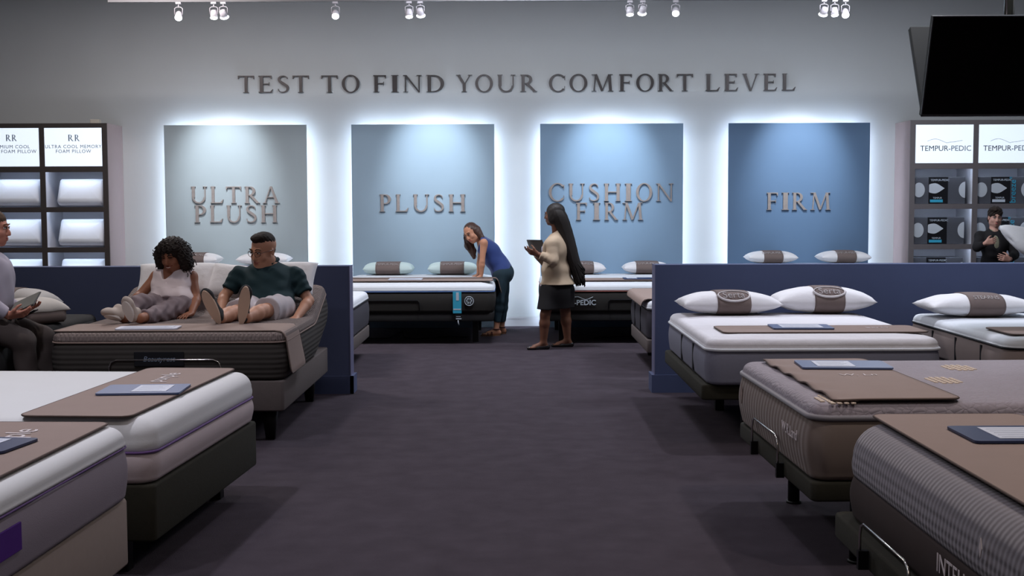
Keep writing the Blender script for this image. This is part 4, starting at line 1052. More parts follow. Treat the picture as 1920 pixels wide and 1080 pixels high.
def hand(F_, wrist, d, palm, side, k=1.0, curl=.35, spread=.06, thumb=.6, fing=None):
    """d: along the hand, palm: out of the palm, side: towards the thumb"""
    d = Vector(d).normalized(); palm = (Vector(palm) - d * d.dot(Vector(palm))).normalized(); side = Vector(side); side = (side - d * side.dot(d) - palm * side.dot(palm)).normalized()
    w = Vector(wrist)
    for i, o in enumerate((.030, .010, -.010, -.028)):
        F_.limb(w + side * o * .6 * k + d * .012 * k, .016 * k, w + d * .082 * k + side * o * k, .0125 * k, .012)
    lens = (.072, .080, .074, .058)
    for i, o in enumerate((.031, .011, -.010, -.030)):
        c_ = fing[i] if fing else curl + .08 * i; p = w + d * .084 * k + side * o * k; dd = (d + side * spread * (1.5 - i)).normalized(); r = (.0092, .0095, .009, .0082)[i] * k
        for j, f in enumerate((.46, .30, .24)):
            ang = c_ * (.7, 1.1, .8)[j]; dd = (dd * math.cos(ang) + palm * math.sin(ang)).normalized(); q = p + dd * lens[i] * f * k
            F_.limb(p, r, q, r * .92, .003 if j == 0 else .004); p, r = q, r * .92
    p = w + side * .022 * k + d * .022 * k; q = p + (side * .75 + d * .65 + palm * .25 * thumb).normalized() * .042 * k; F_.limb(p, .016 * k, q, .0115 * k, .012)
    r_ = q + (side * .35 + d * .8 + palm * thumb).normalized() * .032 * k; F_.limb(q, .0112 * k, r_, .0098 * k, .004); F_.limb(r_, .0098 * k, r_ + (d * .9 + palm * thumb * .9).normalized() * .024 * k, .0085 * k, .004)

def legs_skin(F_, hip, knee, ankle, k=1.0, th=.078, kn=.052, cf=.054, an=.035):
    hip, knee, ankle = map(Vector, (hip, knee, ankle)); F_.limb(hip, th * k, knee, kn * k, .03)
    m = knee.lerp(ankle, .32); F_.limb(knee, kn * k, m, cf * k, .02); F_.limb(m, cf * k, ankle, an * k, .02)
def foot_skin(F_, ankle, d, up, k=1.0):
    a = Vector(ankle); d = Vector(d).normalized(); up = Vector(up).normalized(); s_ = d.cross(up).normalized()
    F_.limb(a, .034 * k, a - up * .045 * k - d * .03 * k, .030 * k, .02)
    F_.limb(a - up * .02 * k, .034 * k, a - up * .055 * k + d * .12 * k, .024 * k, .02)
    F_.limb(a - up * .058 * k - d * .035 * k, .026 * k, a - up * .062 * k + d * .13 * k, .020 * k, .02)
    for o, l in ((.026, .19), (.012, .187), (0, .18), (-.012, .172), (-.024, .16)):
        F_.limb(a - up * .063 * k + d * .12 * k + s_ * o * k, .013 * k, a - up * .066 * k + d * l * k + s_ * o * 1.2 * k, .0105 * k, .006)
def arm_skin(F_, sh, el, wr, k=1.0, su=.046, se=.036, sw=.025):
    sh, el, wr = map(Vector, (sh, el, wr)); F_.limb(sh, su * k, el, se * k, .03); m = el.lerp(wr, .25); F_.limb(el, se * k, m, se * 1.06 * k, .015); F_.limb(m, se * 1.06 * k, wr, sw * k, .015)
def shoe(parent, heel, toe, up, um, sm, k=1.0, laces=None, name='shoe', h=.085, open_=False):
    """closed shoe: heel and toe on the sole line, up away from the sole"""
    heel, toe, up = Vector(heel), Vector(toe), Vector(up); d = (toe - heel); L = d.length; d.normalize(); up = (up - d * d.dot(up)).normalized(); s_ = d.cross(up)
    R = frame(d, up); P = lambda x, y, z: heel + s_ * x + d * y * L + up * z
    F_ = Field(*bounds([heel, toe], .13), .0055)
    F_.limb(P(0, .14, .034), .034, P(0, .45, .030), .036, .02); F_.limb(P(0, .45, .030), .036, P(0, .80, .026), .042, .02); F_.ell(P(0, .82, .028), (.044, .06, .028), R, .02)
    if not open_: F_.limb(P(0, .16, .03), .034, P(0, .22, h), .036, .02); F_.limb(P(0, .25, .06), .034, P(0, .60, .040), .03, .02)
    F_.plane(P(0, 0, .010), -up)
    b = link(name, F_.mesh(name, 2), um, parent)
    pts = []
    for i in range(26):
        a = 2 * math.pi * i / 26; y = .5 + .5 * math.cos(a) * 1.0; x = math.sin(a) * (.034 + .012 * y ** 1.5) * 1.02
        pts.append((x, y))
    vs = [P(x, y, 0) for x, y in pts] + [P(x * 1.03, y, .016) for x, y in pts]; n = 26
    g = MB(); g.add(vs, [tuple(range(n)), tuple(range(2 * n - 1, n - 1, -1))] + [(i, n + i, n + (i + 1) % n, (i + 1) % n) for i in range(n)])
    so = g.build('sole', sm, b); fix_normals(so.data)
    return b
def noise3(sc, amp, ph=0.0):
    return lambda x, y, z: amp * (np.sin(x * sc + 1.3 * np.sin(y * sc * .7 + ph) + ph) * np.sin(z * sc * .9 + 1.1 * np.sin(x * sc * .8)) + .5 * np.sin(y * sc * 1.7 + z * sc * .6 + ph))
def person(label, loc, skin_rgb):
    t = thing('person', label, 'person', loc)
    return t
def finish(t):
    """shift all parts so that they sit under the person's own origin"""
    L_ = Vector(t.location)
    for ch in t.children: ch.data.transform(Matrix.Translation(-L_))
    for ch in t.children:
        for g in ch.children: g.data.transform(Matrix.Translation(-L_))
VX_ = .0065

# =================================================================== woman with long braids
SK_dark = mat('skin_deep_brown', (112, 74, 56), .55, spec=.35, vary=.05, nscale=12)
t = person('woman with waist-length braids in a beige blazer and black skirt, holding a tablet', (0.47, 13.9, 0), None)
Y0 = 13.9; P = lambda px, py, dy=0: at(px, py, Y0 + dy)
fw = V(-.88, .42, 0).normalized(); sd = V(fw.y, -fw.x, 0)            # right-hand side of the body
neck, chest, waist, pelvis = P(1046, 440), P(1043, 470), P(1043, 508), P(1044, 545)
hd = Head(P(1038, 403), (-.90, .42, -.05), (0.0, 0, 1), 1.0)
shR, shL = neck + V(0.02, 0, -.10) + sd * .17, neck + V(-.0, 0, -.10) - sd * .17
near, far_ = (shL, shR) if shL.y < shR.y else (shR, shL)
elN, wrN = P(1037, 489, -.22), P(1008, 476, -.20)
elF, wrF = P(1022, 490, .22), P(1003, 474, .06)
hipN, hipF = pelvis + V(-.07, -.09, 0), pelvis + V(.09, .09, 0)
anN, anF = at(1019, 641, 13.78), at(1064, 636, 14.02)
knN, knF = at(1022, 590, 13.77), at(1060, 586, 14.02)
B = Field(*bounds([hd.p(0, 0, .14), elN, elF, wrN + V(-.2, 0, 0), V(-0.05 + .47, 13.6, -.005), V(.75, 14.2, 0)], .16), VX_)
hd.sculpt(B, True)
B.limb(hd.p(0, -.02, -.06), .052, neck + V(0, 0, -.05), .058, .02)
B.limb(shR, .05, shL, .05, .04); B.ell(chest, (.17, .13, .17), frame(fw, (0, 0, 1)), .05); B.ell(waist, (.155, .125, .16), frame(fw, (0, 0, 1)), .05); B.ell(pelvis, (.185, .155, .15), frame(fw, (0, 0, 1)), .05)
arm_skin(B, near, elN, wrN); arm_skin(B, far_, elF, wrF)
hand(B, wrN, V(-.9, .3, .25), V(.1, .5, .3), V(.1, .2, 1), curl=.45); hand(B, wrF, V(-.8, -.45, .15), V(.2, -.2, .5), V(0, .3, 1), curl=.5)
legs_skin(B, hipN, knN, anN, 1.08); legs_skin(B, hipF, knF, anF, 1.08)
foot_skin(B, anN + V(0, 0, .0), V(-.93, -.25, 0), V(0, 0, 1), .92); foot_skin(B, anF, V(-.93, -.1, 0), V(0, 0, 1), .92)
link('body', B.mesh('body'), SK_dark, t); hd.features(t, (40, 26, 20), (24, 18, 16), (120, 66, 60))
# blazer
FR = frame(fw, (0, 0, 1)); hem = at(1044, 533, Y0).z
C_ = Field(*bounds([neck, elN, elF, wrN, pelvis], .26), VX_)
C_.limb(shR - V(0, 0, .0), .068, shL, .068, .04); C_.limb(neck + V(.01, 0, -.04), .075, chest, .10, .04)
C_.ell(chest, (.185, .155, .19), FR, .06); C_.ell(waist, (.185, .165, .18), FR, .06); C_.ell(pelvis + V(0.01, 0, -.05), (.258, .232, .26), FR, .06)
fold = lambda g, tr: .0012 * np.sin(tr * 20 + g[2] * 30)
for s_, e_, w_e in ((near, elN, wrN), (far_, elF, wrF)):
    C_.limb(s_, .068, e_, .058, .03, fold=fold); C_.limb(e_, .058, e_.lerp(w_e, .82), .046, .02, flat_b=True, fold=fold)
C_.ripple(noise3(22, .004))
C_.plane((0, 0, hem), (0, 0, -1)); C_.limb(neck, .075, neck + V(.015, .0, .05), .07, .03); C_.plane(neck + V(0, 0, .055), V(-.6, 0, 1))
# open front
front = chest + fw * .17
C_.limb(front + V(0, 0, .14) - fw * .02, .06, front + V(0, 0, -.02), .05, .01, cut=True); C_.limb(front + V(0, 0, -.02), .05, front + V(0, 0, -.32) + fw * .05, .04, .01, cut=True)
link('blazer', C_.mesh('blazer'), mat('beige_blazer_cloth', (176, 156, 134), .85, vary=.05, bump=('noise', 40, .3, .004)), t)
C2 = Field(*bounds([neck, chest, waist], .24), VX_)
C2.ell(chest + fw * .035, (.15, .135, .17), FR, .04); C2.ell(waist + fw * .02, (.15, .135, .17), FR, .04); C2.limb(chest + V(0, 0, .1), .06, chest, .09, .04); C2.plane(neck + V(0, 0, -.06), V(-.4, 0, 1))
link('blouse', C2.mesh('blouse'), mat('pale_lilac_blouse', (196, 194, 212), .8), t)
C3 = Field(*bounds([pelvis, hipN, hipF, knN, knF], .26), VX_)
kz = at(1040, 578, Y0).z
C3.ell(pelvis, (.19, .165, .18), FR, .06); C3.limb(hipN, .115, knN.lerp(hipN, .2) + V(0, 0, 0), .108, .08); C3.limb(hipF, .115, knF.lerp(hipF, .2), .108, .08); C3.limb(pelvis + V(-.01, 0, -.1), .135, V(pelvis.x - .01, Y0, kz), .135, .08)
C3.plane((0, 0, kz), (0, 0, -1)); C3.ripple(noise3(16, .003)); link('skirt', C3.mesh('skirt'), mat('black_skirt_cloth', (30, 28, 30), .9), t)
for a in (anN, anF):
    d = V(-.95, -.22 if a is anN else -.08, 0); g = Field(*bounds([a, a + d * .2, V(a.x, a.y, 0)], .09), .0055); z0 = .012
    hl = V(a.x, a.y, 0) - d * .045
    g.limb(hl + V(0, 0, .03), .034, hl + d * .10 + V(0, 0, .022), .030, .02); g.limb(hl + d * .12 + V(0, 0, .02), .034, hl + d * .22 + V(0, 0, .016), .022, .02); g.plane((0, 0, .001), (0, 0, -1)); g.plane((0, 0, .052), (0, 0, 1))
    link('flat_shoe', g.mesh('flat_shoe'), mat('black_patent', (26, 22, 22), .25, spec=.6), t)
# hair: scalp cap and long braids
hb = mat('black_hair', (26, 20, 18), .6, spec=.4, vary=.3, nscale=60)
H_ = Field(*bounds([hd.p(0, 0, 0)], .17), .006)
H_.ell(hd.p(0, -.028, .042), (.090, .108, .094), hd.R, .02); H_.ell(hd.p(0, -.062, -.03), (.084, .070, .10), hd.R, .03)
for q in (-1, 1): H_.ell(hd.p(q * .070, -.012, -.022), (.026, .055, .085), hd.R, .02)
H_.ell(hd.p(0, .118, -.02), (.07, .06, .085), hd.R, .02, True)
H_.ripple(noise3(120, .001)); ho = link('hair', H_.mesh('hair'), hb, t)
HV = Field(*bounds([hd.p(0, 0, 0), at(1070, 470, Y0), at(1090, 532, Y0)], .16), .007)
HV.chain([(hd.p(0, -.05, .02), .085), (hd.p(0, -.07, -.05), .072), (at(1059, 438, Y0 - .02), .052), (at(1070, 468, Y0 - .03), .042), (at(1080, 500, Y0 - .03), .030), (at(1088, 520, Y0 - .03), .014)], .03)
HV.ripple(lambda x, y, z: .003 * np.sin(x * 230 + z * 60) * np.cos(y * 200)); link('hair_mass', HV.mesh('hair_mass', 1), hb, ho)
rnd = random.Random(5); br = MB()
for i in range(120):
    fi = 2 * math.pi * i / 120 * 7; cf_, sf_ = math.cos(fi), math.sin(fi)
    u = rnd.uniform(-1, 1); v = rnd.random()
    a0 = hd.p(u * .075, -.045 - .045 * (1 - abs(u)) * rnd.random(), .06 - v * .10)
    m1 = at(1061, 440, Y0 - .02) + V(cf_ * .078, sf_ * .085, 0); m2 = at(1074, 487, Y0 - .03) + V(cf_ * .070, sf_ * .075, 0); e = at(1089, 526 + rnd.uniform(-22, 12), Y0 - .03) + V(cf_ * .048, sf_ * .055, 0)
    pts = []; key = [hd.p(0, -.04, .085) + V(cf_ * .05, sf_ * .06, 0), hd.p(0, -.062, -.01) + V(cf_ * .088, sf_ * .088, 0), m1, m2, e]
    for j in range(4):
        p0, p1, p2, p3 = key[max(j - 1, 0)], key[j], key[j + 1], key[min(j + 2, 4)]
        for q in range(5):
            w = q / 5; pts.append(0.5 * ((2 * p1) + (p2 - p0) * w + (2 * p0 - 5 * p1 + 4 * p2 - p3) * w * w + (3 * p1 - p0 - 3 * p2 + p3) * w ** 3))
    pts.append(e); br.tube(pts, [.0095 * (1 + .22 * (j % 2)) * (1 - .45 * (j / len(pts)) ** 3) for j in range(len(pts))], 6)
bo = br.build('braids', hb, ho)
MB().tube([hd.p(-.035, .097, .02), hd.p(-.03, .104, -.004), hd.p(.03, .104, -.004), hd.p(.035, .097, .02)], .002, 5).tube([hd.p(.05, .09, .01), hd.p(.082, 0, .01)], .002, 5).tube([hd.p(-.05, .09, .01), hd.p(-.082, 0, .01)], .002, 5).build('glasses', M_chrome, t)
finish(t)
tb_ = thing('tablet', 'dark tablet held by the woman with long braids', 'tablet', P(1006, 462, -.02))
_x = V(-.80, -.58, .03).normalized(); _y = V(-.30, .42, .86); _y = (_y - _x * _x.dot(_y)).normalized(); _z = _x.cross(_y); R_ = Matrix(((_x.x, _y.x, _z.x), (_x.y, _y.y, _z.y), (_x.z, _y.z, _z.z))).to_4x4()
me = MB().box(-.11, .11, -.085, .085, -.005, .005, b=.004).mesh('case'); me.transform(R_); link('case', me, mat('tablet_case', (40, 36, 34), .5), tb_)
me = MB().box(-.10, .10, -.075, .075, .005, .0065).mesh('screen'); me.transform(R_); link('screen', me, M_screen, tb_)

# =================================================================== bending woman
SK_mid = mat('skin_warm_tan', (190, 136, 108), .55, spec=.35, vary=.05, nscale=12)
Y0 = 15.35; P = lambda px, py, dy=0: at(px, py, Y0 + dy)
t = person('woman in a blue sleeveless top bending forward with her hands on the bed', (-.18, 15.35, 0), None)
hd = Head(P(884, 437, -.04), (-.50, -.74, -.44), (-.42, .02, .88), 1.04)
shN, shF = P(907, 455, -.15), P(903, 452, .18); nk = P(901, 449)
chest, waist, pel = P(916, 468), P(930, 490), P(943, 512)
elN, wrN = P(904, 490, -.17), at(902, 518, 15.2); elF, wrF = P(900, 487, .22), at(897, 515, 15.5)
hipN, hipF = pel + V(-.02, -.09, -.02), pel + V(.0, .09, -.02)
knN, knF = at(936, 563, 15.24), at(944, 563, 15.46); anN, anF = at(931, 612, 15.28), at(941, 611, 15.5)
B = Field(*bounds([hd.p(0, 0, .13), wrN + V(-.2, 0, -.1), wrF, pel + V(.15, 0, 0), V(-.45, 15.2, -.005), V(.0, 15.6, 0)], .12), VX_)
hd.sculpt(B, True); B.limb(hd.p(0, -.03, -.06), .046, nk, .052, .02)
TF = frame(V(-.55, 0, -.75), (-.75, 0, .55))
B.limb(shN, .044, shF, .044, .04); B.ell(chest, (.145, .10, .15), TF, .05); B.ell(waist, (.125, .10, .14), TF, .05); B.ell(pel, (.16, .125, .13), TF, .05)
arm_skin(B, shN, elN, wrN, .95); arm_skin(B, shF, elF, wrF, .95)
hand(B, wrN, V(-.9, -.1, -.35), V(-.2, 0, -1), V(-.3, .9, 0), .95, curl=.12, thumb=.3); hand(B, wrF, V(-.9, -.1, -.35), V(-.2, 0, -1), V(-.3, -.9, 0), .95, curl=.12, thumb=.3)
legs_skin(B, hipN, knN, anN, .98); legs_skin(B, hipF, knF, anF, .98)
anN2, anF2 = V(anN.x, anN.y, .085), V(anF.x, anF.y, .085)
foot_skin(B, anN2, V(-.97, -.2, 0), V(0, 0, 1), .92); foot_skin(B, anF2, V(-.97, -.1, 0), V(0, 0, 1), .92)
link('body', B.mesh('body'), SK_mid, t); hd.features(t, (70, 46, 30), (50, 34, 26), (168, 96, 88), smile=1)
C_ = Field(*bounds([nk, shN, shF, pel], .26), VX_)
C_.limb(shN.lerp(nk, .25), .056, shF.lerp(nk, .25), .056, .03); C_.ell(chest, (.162, .125, .17), TF, .05); C_.ell(waist, (.148, .125, .17), TF, .06); C_.ell(pel + V(-.01, 0, .01), (.172, .142, .13), TF, .06)
C_.ripple(noise3(24, .004)); C_.plane(P(948, 525), V(.35, 0, -1)); C_.plane(nk + V(.0, 0, .0), V(-.9, 0, .25), nk + V(-.05, 0, 0), .16)
for s_ in (shN, shF): C_.limb(s_ + V(-.01, (-.06 if s_ is shN else .06), .03), .045, s_ + V(.0, (-.05 if s_ is shN else .05), -.07), .05, .01, cut=True)
link('top', C_.mesh('top'), mat('cobalt_blue_top', (38, 58, 116), .7, vary=.06, sheen=.2), t)
C3 = Field(*bounds([pel, hipN, hipF, anN, anF], .22), VX_)
C3.ell(pel, (.168, .138, .14), TF, .05)
for h_, k_, a_ in ((hipN, knN, anN), (hipF, knF, anF)):
    C3.limb(h_, .096, k_, .062, .04); m = k_.lerp(a_, .3); C3.limb(k_, .062, m, .060, .02); C3.limb(m, .060, k_.lerp(a_, .82), .046, .02, flat_b=True)
C3.plane(pel + V(-.05, 0, .07), V(-.62, 0, .8)); C3.ripple(noise3(30, .003)); link('trousers', C3.mesh('trousers'), mat('dark_teal_leggings', (34, 52, 62), .85), t)
for a, d in ((anN2, V(-.97, -.2, 0)), (anF2, V(-.97, -.1, 0))):
    d.normalize(); s_ = d.cross(V(0, 0, 1)); hl = V(a.x, a.y, 0) - d * .055
    pts = [(math.sin(q) * (.034 + .008 * (.5 + .5 * math.cos(q))), .5 + .5 * math.cos(q)) for q in [2 * math.pi * i / 20 for i in range(20)]]
    vs = [hl + s_ * x + d * y * .255 + V(0, 0, 0) for x, y in pts] + [hl + s_ * x + d * y * .255 + V(0, 0, .014) for x, y in pts]
    g = MB(); g.add(vs, [tuple(range(20)), tuple(range(39, 19, -1))] + [(i, 20 + i, 20 + (i + 1) % 20, (i + 1) % 20) for i in range(20)]); so = g.build('sandal', mat('tan_sole', (120, 84, 60), .7), t); fix_normals(so.data)
    st = MB()
    for y, h in ((.17, .045), (.12, .062)): st.tube([hl + d * y + s_ * x + V(0, 0, z) for x, z in ((-.042, .008), (-.034, h * .7), (0, h), (.034, h * .7), (.042, .008))], .007, 6)
    st.tube([hl + d * .06 + s_ * math.sin(q) * .042 + d * math.cos(q) * .045 + V(0, 0, .085) for q in [2 * math.pi * i / 16 for i in range(16)]], .006, 6, closed=True).build('sandal_strap', mat('maroon_leather', (70, 34, 34), .5), so)
hbr = mat('chestnut_hair', (64, 40, 30), .5, spec=.45, vary=.3, nscale=50)
H_ = Field(*bounds([hd.p(0, 0, 0), P(890, 485)], .15), .006)
H_.ell(hd.p(0, -.026, .040), (.083, .102, .088), hd.R, .02)
H_.chain([(hd.p(-.06, -.05, .0), .05), (P(905, 449, -.08), .035)], .03)
H_.chain([(hd.p(.072, .00, .03), .028), (hd.p(.088, .03, -.05), .026), (P(877, 462, .06), .034), (P(888, 484, .03), .012)], .03)
H_.chain([(hd.p(.06, -.03, .0), .04), (P(880, 458, .05), .05), (P(887, 470, .03), .036), (P(890, 483, .02), .014)], .03)
H_.ell(hd.p(-.070, -.018, -.025), (.024, .045, .075), hd.R, .02)
H_.ripple(lambda x, y, z: .0022 * np.sin(x * 190 + 3 * np.sin(y * 60)) * np.cos(y * 150 + z * 20)); H_.ell(hd.p(.004, .120, -.012), (.058, .062, .092), hd.R, .015, True); ho = link('hair', H_.mesh('hair', 3), hbr, t)
st = MB(); rnd = random.Random(8)
for i in range(46):
    q = rnd.random(); a = hd.p(.05 + .035 * rnd.random(), -.02 + .05 * q, .05 - .06 * rnd.random()); e = at(872 + 20 * q + rnd.uniform(-3, 3), 458 + 26 * q + rnd.uniform(-4, 4), Y0 + rnd.uniform(-.02, .1)); mm = a.lerp(e, .5) + V(-.03 * (1 - q), 0, 0)
    st.tube([a, a.lerp(mm, .5) + V(-.012, 0, 0), mm, mm.lerp(e, .5) + V(-.004, 0, 0), e], [.004, .005, .005, .004, .0015], 4)
st.build('hair_strands', hbr, ho)
finish(t)

# =================================================================== reclining woman
SK_br = mat('skin_medium_brown', (148, 98, 74), .55, spec=.35, vary=.05, nscale=12)
bed_top = lambda x, s: V(*on_lc(x - LCf[0], s, 0))
t = person('woman with dark curly hair in a white sleeveless blouse and grey trousers, reclining', (-2.62, 9.62, .77), None)
hipc = at(322, 571, 9.58); nk = at(324, 511, 9.72); chest = at(323, 532, 9.68)
hd = Head(at(322, 479, 9.62), (-.18, -.93, -.34), (-.10, -.30, .93), 1.0)
shA, shB = at(294, 519, 9.70), at(359, 519, 9.70)
elA, wrA = at(263, 553, 9.60), at(242, 574, 9.45); elB, wrB = at(368, 560, 9.62), at(359, 588, 9.42)
kA, kB = at(262, 570, 9.20), at(303, 588, 9.20); aA, aB = at(233, 597, 8.97), at(262, 597, 8.85)
B = Field(*bounds([hd.p(0, 0, .13), shA, shB, elA, elB, wrA, wrB, aA, aB, hipc], .15), VX_)
hd.sculpt(B, True); B.limb(hd.p(0, -.02, -.06), .046, nk + V(0, .01, -.02), .052, .02)
ud = (nk - hipc).normalized(); TF = frame(V(0, -1, .25), ud)
B.limb(shA, .045, shB, .045, .04); B.ell(chest, (.14, .10, .15), TF, .05); B.ell(hipc.lerp(chest, .45), (.12, .10, .13), TF, .05); B.ell(hipc, (.165, .125, .12), TF, .05)
arm_skin(B, shA, elA, wrA, .98); arm_skin(B, shB, elB, wrB, .98)
hand(B, wrA, V(-.3, -.8, -.3), V(.3, 0, -1), V(1, -.3, 0), .92, curl=.5); hand(B, wrB, V(-.35, -.9, -.1), V(0, 0, -1), V(-1, .2, 0), .92, curl=.15)
hA, hB = hipc + V(-.09, -.03, 0), hipc + V(.09, -.03, 0)
legs_skin(B, hA, kA, aA, .9); legs_skin(B, hB, kB, aB, .9)
B.limb(aA, .032, aA + V(-.05, -.02, .02), .03, .02); B.limb(aB, .032, aB + V(-.03, -.02, .02), .03, .02)
link('body', B.mesh('body'), SK_br, t); hd.features(t, (40, 26, 20), (24, 18, 16), (140, 74, 66), smile=2, closed=1, teeth=True)
C_ = Field(*bounds([nk, shA, shB, hipc], .26), VX_)
C_.limb(shA.lerp(nk, .22), .060, shB.lerp(nk, .22), .060, .03); C_.ell(chest, (.160, .128, .17), TF, .05); C_.ell(hipc.lerp(chest, .5), (.160, .132, .15), TF, .06); C_.ell(hipc + V(0, 0, .03), (.178, .145, .10), TF, .05)
C_.ripple(lambda x, y, z: .006 * np.sin(x * 55 + 2 * np.sin(z * 14)) * (.4 + .6 * (z < 1.0)) + .003 * np.sin(z * 60 + x * 20))
C_.limb(nk + V(-.01, -.12, .05), .062, nk + V(-.01, -.155, -.075), .016, .008, cut=True); C_.plane(nk + V(0, 0, .030), V(0, .0, 1)); C_.plane(hipc + V(0, -.0, -.015), V(.0, -.55, -.85))
for s_, q in ((shA, -1), (shB, 1)): C_.limb(s_ + V(q * .065, -.02, .02), .05, s_ + V(q * .062, -.02, -.11), .045, .012, cut=True)
bl = link('blouse', C_.mesh('blouse'), mat('white_chiffon', (214, 200, 202), .85, vary=.04, sheen=.2), t)
MB().tube([nk + V(-.005, -.125, -.07), chest + V(-.005, -.155, .02), chest + V(-.005, -.155, -.08)], .004, 5).build('placket', mat('white_placket', (224, 212, 212), .8), bl)
C3 = Field(*bounds([hipc, kA, kB, aA, aB], .22), VX_)
C3.ell(hipc, (.172, .135, .11), TF, .05)
for h_, k_, a_ in ((hA, kA, aA), (hB, kB, aB)):
    C3.limb(h_, .094, k_, .070, .04); C3.limb(k_, .070, k_.lerp(a_, .78), .052, .03, flat_b=True)
C3.plane(hipc + V(0, 0, .045), V(0, .35, .9)); C3.ripple(lambda x, y, z: .005 * np.sin(x * 60 + y * 30 + 2 * np.sin(z * 40)) + .003 * np.sin(y * 70)); link('trousers', C3.mesh('trousers'), mat('taupe_grey_trousers', (122, 108, 112), .85, vary=.06), t)
wsh, wso = mat('ivory_canvas', (186, 172, 162), .8), mat('off_white_sole', (214, 206, 200), .7)
shoe(t, at(246, 604, 8.80), at(233, 566, 8.74), V(.35, 1, .25), wsh, wso)
shoe(t, at(226, 602, 8.90), at(197, 592, 8.78), V(.25, .75, .6), wsh, wso)
hc = mat('dark_curly_hair', (30, 22, 19), .7, spec=.3, vary=.35, nscale=60)
H_ = Field(*bounds([hd.p(0, 0, 0)], .26), .006)
H_.ell(hd.p(0, -.03, .048), (.115, .115, .090), hd.R, .03)
for q in (-1, 1):
    H_.ell(hd.p(q * .098, -.015, -.03), (.052, .075, .095), hd.R, .03); H_.ell(hd.p(q * .085, -.04, -.085), (.055, .06, .055), hd.R, .03)
H_.ell(hd.p(0, -.09, -.05), (.11, .06, .11), hd.R, .03); H_.ell(hd.p(0, .125, -.022), (.058, .075, .078), hd.R, .01, True)
H_.ripple(lambda x, y, z: .011 * np.sin(x * 150 + 2 * np.sin(z * 90)) * np.sin(z * 160 + 2 * np.sin(y * 80)) * np.cos(y * 150)); ho = link('hair', H_.mesh('hair', 1), hc, t)
rnd = random.Random(2); cu = MB()
for i in range(420):
    th_ = rnd.uniform(-math.pi, math.pi); ph = rnd.uniform(-.9, 1.3); nrm = V(math.sin(th_) * math.cos(ph), -math.cos(th_) * math.cos(ph), math.sin(ph))
    if nrm.y > .35 and nrm.z < .55: continue
    base = V(nrm.x * .125, nrm.y * .115 - .02, nrm.z * .115 + .0 + (.0 if nrm.z > 0 else -.03)); pts = []; ax = nrm.cross(V(.2, .1, 1)).normalized(); ay = nrm.cross(ax)
    r0 = rnd.uniform(.008, .016); L = rnd.uniform(.026, .062); q0 = rnd.uniform(0, 6)
    for j in range(10):
        w = j / 9; pts.append(hd.p(*(base + nrm * (L * w - .012) + V(0, 0, -.03 * w * w) + ax * r0 * math.cos(q0 + w * 9) + ay * r0 * math.sin(q0 + w * 9))))
    cu.tube(pts, .0034, 4)
cu.build('curls', hc, ho)
finish(t)

# =================================================================== reclining man
SK_tan = mat('skin_light_tan', (188, 138, 112), .55, spec=.35, vary=.05, nscale=12)
t = person('reclining man with glasses, dark green shirt and pale shorts', (-1.90, 9.62, .77), None)
hipc = at(505, 577, 9.56); nk = at(503, 504, 9.74); chest = at(502, 530, 9.69)
hd = Head(at(494, 470, 9.66), (-.50, -.82, -.26), (-.06, -.18, .97), 1.15)
shA, shB = at(450, 517, 9.73), at(553, 519, 9.73)
elA, wrA = at(420, 556, 9.64), at(414, 590, 9.42); elB, wrB = at(579, 564, 9.66), at(555, 597, 9.40)
kA, kB = at(432, 588, 9.10), at(490, 584, 9.12); aA, aB = at(413, 598, 8.88), at(461, 597, 8.88)
B = Field(*bounds([hd.p(0, 0, .14), shA, shB, elA, elB, wrA, wrB, aA, aB, hipc], .15), VX_)
hd.sculpt(B); B.limb(hd.p(0, -.02, -.06), .060, nk + V(0, .01, -.02), .066, .02)
ud = (nk - hipc).normalized(); TF = frame(V(0, -1, .25), ud)
B.limb(shA, .056, shB, .056, .05); B.ell(chest, (.18, .12, .17), TF, .06); B.ell(hipc.lerp(chest, .45), (.16, .12, .16), TF, .06); B.ell(hipc, (.17, .13, .13), TF, .06)
arm_skin(B, shA, elA, wrA, 1.12); arm_skin(B, shB, elB, wrB, 1.12)
hand(B, wrA, V(-.1, -.9, -.2), V(0, 0, -1), V(1, 0, 0), 1.05, curl=.2); hand(B, wrB, V(-.25, -.9, -.15), V(0, 0, -1), V(-1, 0, 0), 1.05, curl=.2)
hA, hB = hipc + V(-.10, -.03, 0), hipc + V(.10, -.03, 0)
legs_skin(B, hA, kA, aA, 1.0); legs_skin(B, hB, kB, aB, 1.0); B.limb(aA, .038, aA + V(-.01, -.04, .03), .034, .02); B.limb(aB, .038, aB + V(0, -.04, .03), .034, .02)
link('body', B.mesh('body'), SK_tan, t); hd.features(t, (50, 34, 24), (34, 24, 20), (158, 96, 84), smile=1)
green = mat('dark_green_cotton', (24, 48, 54), .85, vary=.08, bump=('noise', 50, .3, .003))
C_ = Field(*bounds([nk, shA, shB, elA, elB, hipc], .24), VX_)
C_.limb(shA, .072, shB, .072, .05); C_.limb(nk + V(0, .01, .0), .072, chest, .11, .04); C_.ell(chest, (.205, .145, .18), TF, .06); C_.ell(hipc.lerp(chest, .5), (.195, .15, .17), TF, .06); C_.ell(hipc + V(0, 0, .03), (.205, .155, .11), TF, .05)
for s_, e_ in ((shA, elA), (shB, elB)): C_.limb(s_, .074, s_.lerp(e_, .70), .066, .03, flat_b=True, fold=lambda g, tr: .003 * np.sin(tr * 16 + g[0] * 30))
C_.ripple(lambda x, y, z: .005 * np.sin(x * 30 + 3 * np.sin(z * 16)) * np.sin(z * 26 + x * 12) + .002 * np.sin(z * 70 + x * 40))
